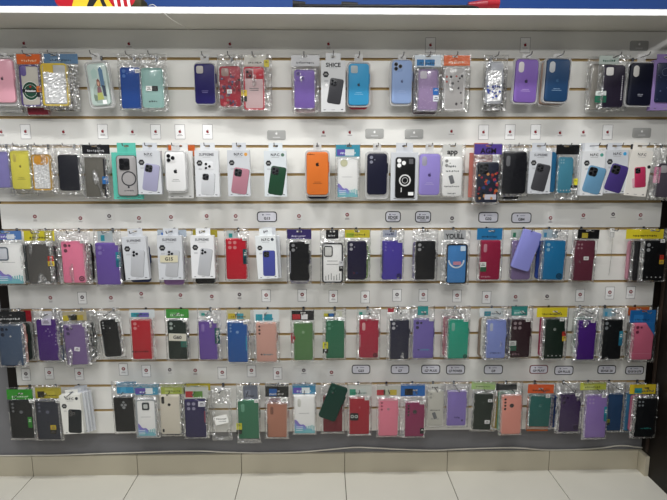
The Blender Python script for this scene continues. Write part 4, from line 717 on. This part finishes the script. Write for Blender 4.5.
B(5, 'wave insert case in lowest row', 'white case with grey bumper and purple wave insert in the lowest row beside ivory case', '#ebebe9', (136.5, 399.5, 156.5, 437), (134.5, 384.5, 159, 395.5), ('#4fa0c0', '#6a58b0', '#dfe4e4'), '~', '#d9e6ea', bag=(134.5, 383.5, 159, 438.5), frame='#a8adb2', Y=-.084, extra=many(waves, lambda P, o, y: MB().rplate(*P.R((142, 402.5, 149.3, 410)), y, y-.002, .005, mat('#33383c', .3), .0005).rplate(*P.R((143.6, 404.2, 147.7, 408.3)), y-.001, y-.0024, .002, mat('#c9ccca')).build('camera_opening', o)))
B(5, 'ivory case with black lens hole', 'ivory phone case with black oval lens hole under lime header', '#d9d2c2', (160.2, 395.3, 180.3, 434.5), (160.5, 385, 184.5, 394.5), ('#aab84a', '#c4cf7a'), '~', '#5c6a1c', bag=(158.5, 383.5, 184.5, 437), cam='pills', Y=-.086, r=.008, extra=lambda P, o, y: MB().rplate(*P.R((162.8, 429, 164.6, 432)), y, y-.0006, .001, mat('#2c2c2e')).build('printed_mark', o))
B(5, 'black edge behind ivory case', 'black case edge behind the ivory case', '#242427', (163, 397, 183, 435.5), None, Y=-.062, hook=False, film_on=False)
B(5, 'dark violet case with white sticker', 'dark violet phone case with four holes and white sticker under red bow header', '#2e2854', (185, 400, 206, 437.5), (183.5, 387.5, 208, 399), ('#c4c8c0', '#b52c30', '#5f8f3c'), None, bag=(183, 386, 208.5, 439), cam='q4', cl='#9a97b0', Y=-.086, stk=[((198.3, 401.3, 205.3, 406.5), ('#d9d9e0', '#d9d9e0'))], r=.006, extra=vtext(.95, '#b5404c', .3, .6))
B(5, 'yellow teal header behind violet', 'yellow and teal header edge behind the dark violet case', '#8a8c78', (189, 400, 208, 434), (186, 384, 210, 391), ('#c9bb2c', '#1f8a70'), None, bag=(186, 383.5, 211, 436), Y=-.06, hook=False)
P_ = Pkg(5, (211.5, 395, 232, 440), -.07, .006)
def empty_bag():
    P = P_; cx, cz, w, h = P.R((211.5, 395, 232, 441)); P.case = (cx, cz, w, h)
    film(P.root, cx-w/2, cx+w/2, cz-h/2, .007, .003, -.006, (cx-w*.3, cx+w*.3, cz-h*.4, cz+h*.3), FILM_HEAVY, 77, 1.2)
    a = P.R((214.5, 415.5, 228, 424)); m = MB(); r = math.radians(-13)
    m.rplate(a[0], a[1], a[2], a[3], -.0065, -.007, .001, mat('#ecece8'), seg=2, rot=r); squiggle(m, a[0], a[1]+.004, a[2]*.7, .006, -.0073, mat('#3a3a40'), 5); squiggle(m, a[0]+.004, a[1]-.006, a[2]*.5, .0045, -.0073, mat('#6a6a70'), 9)
    m.build('paper_label', P.root, False)
    MB().torus(*P.L(229, 431.5), .0062, .0078, -.004, -.0052, mat('#4a4a4c', .3, .6)).build('finger_ring', P.root)
    MB().box(cx-.012, cx+.012, -.001, -.0002, .001, .010, mat('#d0d2d4')).build('hang_tab', P.root, False)
    done(P, 'empty clear bag with label', 'nearly empty clear bag with tilted white paper label and small ring', 'clear bag')
empty_bag()
B(5, 'jade green case yellow sticker', 'jade green phone case with yellow and black sticker under grey lettered header', '#3a7a5a', (238, 400.5, 259, 439), (243, 385.5, 257.5, 399.5), ('#6f7686', '#8a90a0'), '~', '#22252e', bag=(236.5, 384, 260.5, 444), cam='pillv', cl='#6fa88c', Y=-.086, stk=[((236.5, 423, 242, 429.5), ('#d0cf1f', '-')), ((236.5, 429.7, 242, 434), ('#23241c', '-'))], pr=True, r=.006)
B(5, 'salmon tan case blue black header', 'salmon tan phone case under blue and black header', '#b97f68', (267, 403.5, 287.3, 437.5), (265, 384.5, 288.5, 397.5), ('#222326', '#1f5fa8'), '~', '#c9c9c9', bag=(264.5, 383.5, 289.5, 439.5), cam='pillv', cl='#8a5c4c', Y=-.086, stk=[((281, 397.5, 287.5, 402), ('#dfdfdc', '-'))], r=.005, extra=vtext(.03, '#2a2a2c', .6, .95), tilt=1)
B(5, 'pink top behind salmon tan case', 'pink case top showing behind the salmon tan case', '#c77f96', (268.5, 399.5, 285.5, 433), None, Y=-.066, hook=False, film_on=False)
B(5, 'wave insert case by tilted card', 'white case with purple teal wave insert between salmon tan and tilted green case', '#ebebe9', (294.3, 395.5, 315, 433.5), (292.3, 384.3, 315.7, 394.5), ('#3f90b8', '#6a58b8', '#dfe4e4'), '~', '#d9e6ea', bag=(292, 383.5, 316.5, 435), Y=-.084, cam='pillv', cl='#cfcfc8', r=.006, extra=waves)
B(5, 'tilted dark green case', 'loose dark green phone case hung tilted over a dark red case', '#163a30', (320, 382.8, 346.3, 423.5), None, Y=-.10, tilt=21, wh=(.066, .136), film_on=False, hookx=338, r=.009, hook=False, cam='v2', cl='#2f5548')
B(5, 'dark red case behind tilted', 'dark red phone case hanging behind the tilted dark green case', '#7a1c2a', (323, 396, 342.5, 432), None, bag=(320.5, 383.5, 345, 434.5), Y=-.078, r=.006)
B(5, 'red case with round sticker', 'red phone case with black and white round sticker under white green header', '#a91d30', (349, 398, 369.3, 434.5), (347.5, 385.5, 371.8, 396.5), ('#c9ccc6', '#2f9a7c', '#c4ccc8'), '~', '#1f6a54', bag=(347, 383.5, 372, 436.5), cam='dot', cl='#c46a74', Y=-.084, pr=True, r=.006, extra=lambda P, o, y: MB().rplate(*P.R((350, 413, 358.5, 420.5)), y, y-.0005, .006, mat('#1c1c1f'), seg=4).torus(P.L(352.3, 416.5)[0], P.L(352.3, 416.5)[1], .0035, .006, y-.0005, y-.0009, mat('#c9d0ca'), 14).torus(P.L(356.3, 416.5)[0], P.L(356.3, 416.5)[1], .0035, .006, y-.0005, y-.0009, mat('#c9d0ca'), 14).build('round_sticker', P.root))
B(5, 'light pink case red bow header', 'light pink phone case with sensor hole under clear red bow header', '#ec869c', (378.3, 399.5, 398, 436), (377, 386.5, 401, 396.5), ('#c4c4bc', '#b8303c', '#bfc4ac', '#c9b440'), None, bag=(376.5, 384.5, 400.5, 437.5), cam='v3d+fp', cl='#b88a90', dark='#a04c60', Y=-.086, r=.007)
B(5, 'magenta case black square header', 'magenta phone case with four lens holes under blue header with black square', '#92305c', (405, 402, 424.3, 436.5), (401, 384.5, 425.3, 396.8), ('#1a6ab8', '#131418'), None, bag=(400.5, 383.5, 426, 438), cam='v4d', dark='#2a1220', Y=-.088, pr=True, r=.004, stk=[((420, 428, 424.3, 433.5), ('#1a1a1c', '-'))])
B(5, 'clear pack with grey phone', 'clear white packed case with small grey phone picture', '#c9c7bd', (427.3, 391, 443.3, 426), (430.5, 384.5, 440, 390.5), ('#cfcfca',), '~', '#222222', bag=(425.5, 383, 445, 428), cam='v2', cl='#a9a9a2', Y=-.074, r=.006, coat=.4, extra=many(lambda P, o, y: MB().rplate(*P.L(434.5, 415.5), .013, .026, y, y-.001, .003, mat('#6f7174'), .0003, 4, -.35).build('printed_phone', o), word('', .5, .55, .004, .6), word('', .5, .8, .004, .5, '#88888a')))
B(5, 'lilac case with pen marks', 'lilac phone case with small black marks near its foot, beside the clear pack', '#8f7cc4', (447, 391, 466.3, 426), None, bag=(445.5, 382.5, 469, 428), cam=None, Y=-.076, r=.006, extra=many(word('', .55, .76, .006, .3, '#4c3f7c'), word('', .82, .85, .008, .12, '#3a2f66')))
B(5, 'dark green case two stickers', 'dark green phone case with two white stickers under pale lime header', '#1c2a22', (473, 393.5, 492, 430), (472, 382.5, 496, 390), ('#a8c880', '#c4d8a4'), '~', '#4a6a2c', bag=(471.5, 381.5, 497, 432), cam='dot', cl='#4a5c50', Y=-.082, stk=[((488, 399, 492, 402), ('#dedede', '-')), ((484.5, 420, 489.5, 423.5), ('#dedede', '-'))], r=.006, tilt=2)
B(5, 'yellow strip behind peach case', 'yellow case edge between the dark green and peach pink cases', '#b8a030', (493, 398, 508, 429), None, bag=(491, 390, 510, 431), Y=-.06, hook=False, tilt=5)
B(5, 'peach case with dark lens holes', 'peach pink phone case with dark lens holes over a mint case', '#eb9c8c', (501.5, 395.5, 521.3, 434.3), (496.5, 384, 517.5, 390.5), ('#2a2d30',), None, bag=(499, 382.5, 522.5, 435.5), cam='v4d', dark='#2a1716', Y=-.088, r=.008, tilt=-1)
B(5, 'mint case behind peach', 'mint case edge behind the peach pink case', '#6fa890', (498, 392, 517, 431), None, Y=-.068, hook=False, film_on=False)
B(5, 'teal case orange header', 'teal phone case under bright orange header with orange foot strip', '#1d6660', (529.3, 395.5, 550.3, 427), (528.5, 385, 554.5, 393.8), ('#dc5a18',), '~', '#4a1c08', bag=(527, 383, 554.5, 430), cam='dot+fp', cl='#5f9a94', Y=-.084, pr=True, r=.005, tilt=1)
B(5, 'orange foot under teal case', 'orange package foot sticking out below the teal case', '#b85c22', (527.5, 398, 549.5, 431.5), None, Y=-.062, hook=False, film_on=False, r=.004)
B(5, 'blue edge behind teal case', 'dark blue case edge behind the teal case with orange header', '#25407c', (536, 396, 557.3, 428), None, Y=-.05, hook=False, film_on=False)
B(5, 'aubergine case with ring mark', 'aubergine phone case with dark ring mark near its foot', '#402a58', (559, 394, 580, 432), None, bag=(556, 382, 583, 434), cam='v2d', dark='#2a1a3c', Y=-.084, extra=ring_mark(.85, .88, .12, '#1c1228'), pr=True, heavy=True, r=.006)
B(5, 'lilac case lime header', 'lilac phone case with teal side sticker under lime header', '#9c80c4', (585.3, 395.5, 606.3, 438), (581, 383, 607, 390.5), ('#b9c04a', '#cfd680'), '~', '#5f661c', bag=(583, 382, 608, 440), cam='q4s', cl='#b8a4cc', Y=-.09, stk=[((603.8, 406.5, 607.3, 421), ('#2f90a8', '#1f7890'))], pr=True, r=.005, tilt=-1)
B(5, 'steel blue case by lilac', 'steel blue phone case tucked behind the lilac case with lime header', '#2c4c74', (606, 394, 622, 431), None, bag=(603, 382, 625, 433), Y=-.07, stk=[((606.5, 419, 609.5, 425), ('#9a9a2c', '#1f2a2c'))], r=.006)
B(5, 'black case with teal word', 'black phone case with teal printed word under yellow teal header by cabinet', '#0f1216', (634.5, 398, 655.3, 437), (630.5, 385, 656.5, 394.5), ('#d0b820', '#2f9aa0'), '~', '#175a60', bag=(632, 383.5, 657.5, 439), cam='q4s', cl='#8f979c', Y=-.086, extra=word('', .6, .78, .005, .5, '#2c8a84', True), r=.007)
B(5, 'pink strip behind teal word case', 'pink case edge fanned behind the black case with teal word', '#b86a80', (630.5, 396, 648, 432), None, Y=-.066, hook=False, film_on=False)
B(5, 'blue strip fanned by cabinet', 'pale blue case edge outermost behind the black case with teal word', '#3f86b0', (624.5, 393.5, 643, 431), None, bag=(622.5, 386, 645, 433), Y=-.052, hook=False)

# ------------------------------------------------------------------ hooks
STEEL = mat('#808185', .25, .9)
for (row, px, short, hx, Yf) in FRONT:
    z = HZ[row]; r = empty('hanging_hook', (hx, SL, z))
    L = Yf-.034-SL
    tube('wire', [(0, .006, 0), (0, -.01, 0), (0, L*.5, 0), (0, L+.012, 0), (0, L+.004, .002), (0, L, .009)], .0016, STEEL, r, 4)
    MB().rplate(0, -.001, .008, .018, -.0003, -.0022, .002, STEEL, seg=2).build('clip', r)
    tag(r, 'thin metal hook holding up the '+short, 'hook', 'metal display hooks in the '+{1: 'top', 2: 'second', 3: 'middle', 4: 'fourth', 5: 'lowest'}[row]+' row')
# the one bare hook with a white tag on it
r = empty('hanging_hook', (at(612, 228, -.05).x, SL, HZ[3])); L = -.075
tube('wire', [(0, .006, 0), (0, -.01, 0), (0, L*.5, 0), (0, L+.012, 0), (0, L+.004, .002), (0, L, .009)], .0016, STEEL, r, 4)
tag(r, 'bare metal hook with no case, carrying only a small white tag', 'hook', 'metal display hooks in the middle row')
a = at(612, 233, -.05); t = empty('hanging_tag', (a.x, -.05, a.z))
MB().rplate(0, 0, .016, .034, 0, -.0012, .002, mat('#cfcfcc', .4)).rplate(0, .008, .012, .010, -.0012, -.0016, .001, mat('#ecece8')).frame(0, -.006, .014, .018, -.0012, -.0016, .002, .001, mat('#8a8a8a')).build('tag_card', t)
tube('thread', [(.002, -.001, -.017), (.006, .004, -.06), (.010, .012, -.11), (.013, .022, -.158)], .0006, mat('#8f8d88'), t)
tag(t, 'small white tag with thread dangling from the bare hook', 'tag')

# ------------------------------------------------------------------ price cards on the slats
RED, CARD, GREYC = mat('#932632', .5), mat('#f0f0ee', .5), mat('#b3b3b0', .35)
INK, FRAME = mat('#1c1c24', .5), mat('#1d1c22', .5, 0, 0, .2)
TAGS = {
 1: [(24, 43.5, 'a'), (129, 44, 'a'), (230, 44.2, 'a'), (328.5, 44.2, 'a'), (430.5, 45.2, 'f'), (525.2, 45.2, 'f'), (639, 45.8, 'g')],
 2: [(1.2, 132, 'a'), (25.6, 131.7, 'f'), (63.5, 132, 'a'), (102.7, 131.5, 'f'), (132.5, 132, 'a'), (155.7, 131.8, 'f'), (180, 131.8, 'f'), (207.6, 131.8, 'f'), (276.5, 135, 'g'), (323.5, 132.5, 'a'), (349.8, 132.5, 'a'), (374.5, 133.5, 'g'), (414, 134, 'g'), (451.5, 131.5, 'a'), (483.5, 132.3, 'f'), (510, 132, 'f'), (535.5, 132, 'f'), (560, 133, 'a'), (583.3, 132.3, 'a'), (607.5, 132.3, 'f'), (641.5, 132.8, 'g')],
 3: [(35, 217.3, 'm'), (80.5, 219, 'm'), (109.3, 216.8, 'm'), (139, 218.8, 'm'), (171, 217.8, 'm'), (206.7, 216.8, 'm'), (235.7, 216.8, 'm'), (267, 216.8, 'G13', 20, 10.5), (299, 216.8, 'm'), (347.2, 215.5, 'm'), (393, 216.7, 'EDGE|', 15.5, 11), (423, 216.8, 'EDGE 30|', 16, 11.5), (452, 219, 'm'), (488.3, 217.3, 'G32', 20, 10.5), (521.3, 217.8, 'G84', 20, 10.5), (550.5, 218.7, 'm'), (583.3, 216, 'm'), (613, 215, 'm'), (640.5, 215.8, 'm')],
 4: [(50.5, 298.5, 'm'), (82.3, 298, 'mf'), (111, 298.5, 'm'), (141.3, 294.5, 'm'), (180.5, 295.8, 'm'), (211.8, 297.2, 'm'), (239.5, 295.2, 'm'), (266.2, 295.8, 'mf'), (302.2, 295.3, 'mf'), (333.3, 296.3, 'mf'), (365.2, 297, 'mf'), (397, 295.3, 'mf'), (423.3, 295.3, 'mf'), (457, 296, 'mf'), (486.5, 297.3, 'mf'), (515.5, 297.5, 'm'), (547, 297, 'm'), (580, 295.3, 'mf'), (609.7, 293, 'mf'), (630.7, 292.5, 'mf')],
 5: [(26, 374.5, 'mf'), (49.3, 373.3, 'mf'), (79.3, 374, 'mf'), (123.5, 369.5, 'mf'), (146.3, 371, 'mf'), (169.8, 370.5, 'm'), (195.3, 371, 'm'), (222.3, 373, 'mf'), (251.5, 371, 'mf'), (277.6, 373.5, 'mf'), (303.8, 371, 'm'), (331.5, 373, 'm'), (361, 369.3, 'G23', 18.5, 9.5), (400, 369.3, 'G7', 18.5, 9.5), (430.7, 369.3, 'G7 PLUS', 19, 9.5), (455.5, 369.5, 'G7 POWER', 19, 10), (493.3, 369.5, 'G9', 19, 9.5), (538.7, 369.3, 'G9 PLAY', 18.5, 9), (563.8, 370.3, 'G9 PLUS', 19, 9.5), (606.7, 369.5, 'EDGE 20', 18.5, 9), (634.5, 370.2, 'EDGE 20 LITE', 18.5, 8.5)]}
used = set(); NAMES = {'a': 'white card with red fruit mark', 'f': 'framed white card with red fruit mark', 'g': 'grey plate with white fruit mark', 'm': 'white card with red round mark', 'mf': 'framed white card with red round mark'}
for row, L in TAGS.items():
    fr = [f for f in FRONT if f[0] == row]; prev = [f for f in FRONT if f[0] == row-1]
    for n, tg in enumerate(L):
        px, py, k = tg[:3]; c = at(px, py, SL); s = at(px+1, py, SL).x-c.x
        b = MB(); y = -.0004
        if k in ('a', 'f', 'm', 'mf'):
            w, h = (10.2*s, 14.6*s) if row < 3 else (9*s, 12.6*s)
            if k in ('f', 'mf'):
                b.rplate(0, 0, w, h, 0, y, .0008, mat('#8f878a' if row < 3 else '#6c6468', .5), seg=1); b.rplate(0, 0, w-.0026, h-.0026, y, y-.0003, .0004, CARD, seg=1)
            else: b.rplate(0, 0, w*.94, h*.94, 0, y, .0008, mat('#e0dfdb', .5), seg=1)
            yy = y-.0006
            if k in ('a', 'f'): apple(b, 0, .002, .0125, yy, RED)
            else:
                b.disc(0, .003, .0066, y-.0002, yy, RED if (n+row) % 5 else mat('#4a3440'), 14); b.text('M', 0, .003, .0055, yy-.0003, CARD)
            lines(b, 0, -.0095, w*.55, 2 if n % 3 == 0 else 1, yy, mat('#5c4a50', .5), .0011, .0035, n+row)
            nm, cat, lab = 'price_card', 'price card', NAMES[k]
        elif k == 'g':
            w, h = 18.5*s, 9.4*s
            b.rplate(0, 0, w, h, 0, -.002, .006, GREYC, .0006); apple(b, 0, .006, .010, -.0022, CARD); lines(b, 0, -.008, w*.6, 1, -.0022, mat('#d8d8d8'), .002)
            nm, cat, lab = 'name_plate', 'name plate', NAMES[k]
        else:
            w, h = tg[3]*s, tg[4]*s
            edge = mat('#7a2a34', .4) if k in ('G9 PLAY',) else FRAME
            b.rplate(0, 0, w, h, 0, -.001, h*.28, edge, seg=4); b.rplate(0, 0, w-.0062, h-.0062, -.001, -.0013, h*.22, mat('#dcdce4', .4), seg=4)
            two = k.endswith('|'); t_ = k.rstrip('|')
            b.disc(-w*.2, h*.2, .0026, -.0012, -.0017, mat('#39315c'), 10); lines(b, w*.06, h*.2, w*.36, 1, -.0016, mat('#6c6890'), .0016)
            b.text(t_, 0, -h*.14 if not two else -h*.06, h*.27, -.0017, INK, w*.72)
            if two: lines(b, 0, -h*.28, w*.6, 1, -.0017, mat('#55535f'), .002)
            nm, cat = 'model_plate', 'name plate'
            lab = 'rounded dark framed plate reading '+t_
            if two: lab = 'rounded framed two line plate' if t_ == 'EDGE' else 'wider rounded framed two line plate'
        o = b.build(nm, None, True, (c.x, SL+.0001, c.z))
        # say which one: the case just below it, else the one above it
        cand = sorted([(abs(f[1]-px), 'above the ', f[2]) for f in fr]+[(abs(f[1]-px)+6, 'below the ', f[2]) for f in prev])
        for d, wd, nm2 in cand:
            if (wd, nm2) not in used: break
        used.add((wd, nm2)); tag(o, lab+' '+wd+nm2, cat, 'price cards and plates over the '+{1: 'top', 2: 'second', 3: 'middle', 4: 'fourth', 5: 'lowest'}[row]+' row')

# ------------------------------------------------------------------ on the shelf
def rooted(o, root): o.parent = root; o.location = o.location-root.location; return o
a0, a1 = at(56, 7, sy0+.05), at(141, 7, sy0+.05)
bp = empty('soft_bag', ((a0.x+a1.x)/2, sy0+.055, SHZ)); tag(bp, 'red, yellow and black printed bag lying on the shelf over the yellow bumper case', 'bag')
w = a1.x-a0.x; RD, YL, BK, WH = mat('#c01a2c', .4), mat('#e0bc18', .4), mat('#141416', .4), mat('#e4e4e4', .4)
MB().rplate(0, .045, w*.97, .088, .045, -.035, .03, RD, .016, 6).build('bag_body', bp)
pt = MB(); yq = -.0352
pt.poly([(-w*.26, .002), (w*.22, .002), (w*.10, .05), (-w*.20, .05)], yq, yq-.003, YL)
pt.poly([(-w*.09, .002), (-w*.02, .002), (.03, .05), (0, .05)], yq-.003, yq-.004, BK); pt.poly([(w*.10, .002), (w*.15, .002), (w*.07, .05), (w*.04, .05)], yq-.003, yq-.004, BK)
for k in range(3): pt.poly([(w*(.24+.075*k), .004), (w*(.27+.075*k), .004), (w*(.245+.075*k), .05), (w*(.215+.075*k), .05)], yq, yq-.003, WH)
pt.build('printed_front', bp, False)
MB().rplate(w*.46, .02, w*.16, .04, .03, -.03, .014, mat('#3a3418', .5), .008).build('dark_pouch', bp)
b0, b1 = at(294, 9, sy0+.012), at(499, 9, sy0+.012)
tr = empty('folded_tripod', ((b0.x+b1.x)/2, sy0+.014, SHZ)); tag(tr, 'long thin black folded tripod with red end lying along the shelf', 'tripod')
wl = b1.x-b0.x
def rod(x0, x1, z, r, m, y=0, r1=None):
    n = 12; r1 = r if r1 is None else r1; q = MB()
    return q.prof([[(x, y+rr*math.cos(2*PI*k/n), z+rr*math.sin(2*PI*k/n)) for k in range(n)] for x, rr in ((x0, r), (x1, r1))], m)
rod(-wl/2, wl*.4, .0075, .0055, BK).build('leg', tr); rod(-wl/2+.02, wl*.4, .0065, .005, BK, .013).build('leg', tr)
rod(-wl/2-.004, -wl/2+.035, .013, .012, mat('#17171a', .5), .004, .008).build('foot', tr); rod(-wl*.27, -wl*.19, .012, .011, mat('#17171a', .5), .005, .008).build('clamp', tr)
rod(wl*.35, wl*.44, .014, .008, mat('#8c1a28', .35), .004, .017).build('red_collar', tr); rod(wl*.44, wl*.5, .018, .0175, mat('#a51e2c', .35), .004, .014).build('red_head', tr)
# white string hanging over the shelf edge
Ys = sy0-.006; pts = [at(x, y, Ys+d) for x, y, d in ((149, 5.5, .05), (153, 4.6, .012), (156, 6.5, 0), (160, 9, 0), (165, 14, .0), (171, 19, .02), (180, 24.5, .05), (190, 30.5, .085))]
tag(tube('hanging_string', pts, .0011, mat('#d9d6cf', .6)), 'thin white string hanging over the shelf edge near the printed bag', 'string')
# white cable along the top of the skirting tiles
cpx = [(-18, 456), (0, 456), (20, 456.3), (60, 455), (100, 453.6), (140, 452.4), (170, 451.3), (200, 451), (225, 452.2), (260, 453.4), (300, 452), (333, 449.2), (355, 447.4), (375, 448), (400, 449.3), (433, 450.2), (458, 449.2), (500, 447.8), (520, 448), (545, 450), (575, 450.6), (600, 448), (620, 445.6), (635, 446.8), (648, 452)]
pts = []
for x, y in cpx:
    p = at(x, y, -.0065); p.z = max(p.z, .0835); pts.append(p)
tag(tube('cable', pts, .0026, mat('#d6d2c6', .45)), 'thin white cable running wavily along the top of the skirting tiles', 'cable')

# ------------------------------------------------------------------ light
def area(name, loc, size, energy, target, col=(1, .995, .98)):
    l = bpy.data.lights.new(name, 'AREA'); l.shape = 'RECTANGLE'; l.size, l.size_y = size; l.energy = energy; l.color = col
    o = bpy.data.objects.new(name, l); C.objects.link(o); o.location = loc
    o.rotation_euler = (Vector(target)-Vector(loc)).to_track_quat('-Z', 'Y').to_euler(); return o
area('ceiling_or_added_lamp', (-.85, -.92, 2.68), (.60, .08), 15.5, (-.8, -.5, 0))
area('ceiling_or_added_lamp', (.38, -.92, 2.68), (.60, .08), 15.5, (.35, -.5, 0))
area('ceiling_or_added_lamp', (-.25, -2.3, 2.68), (.9, .10), 16, (-.2, -.2, .9))
area('ceiling_or_added_lamp', (2.9, -2.1, 2.68), (.5, .14), 16, (.6, 0, 1.2))
area('ceiling_or_added_lamp', (-2.3, -1.5, 2.68), (.3, .6), 7, (-1, 0, 1.0))  # added side lamp, gives the film folds more glints
area('ceiling_or_added_lamp', (1.1, -3.4, 2.68), (1.0, .12), 13, (.8, 0, 1.0))  # added far lamp for film glints, also evens out the lower rows
area('ceiling_or_added_lamp', (-1.3, -3.4, 2.68), (1.0, .12), 13, (-.8, 0, 1.0))  # second added far lamp, same glints and fill from the other side
wd = bpy.data.worlds.new('world'); bpy.context.scene.world = wd; wd.use_nodes = True
wd.node_tree.nodes['Background'].inputs[0].default_value = (.93, .96, 1, 1); wd.node_tree.nodes['Background'].inputs[1].default_value = .165
sc = bpy.context.scene
sc.view_settings.view_transform = 'Standard'; sc.view_settings.look = 'None'; sc.view_settings.gamma = 1; sc.view_settings.exposure = .12; sc.view_settings.use_curve_mapping = False
sc.cycles.transparent_max_bounces = 40; sc.cycles.max_bounces = 8; sc.cycles.use_denoising = True
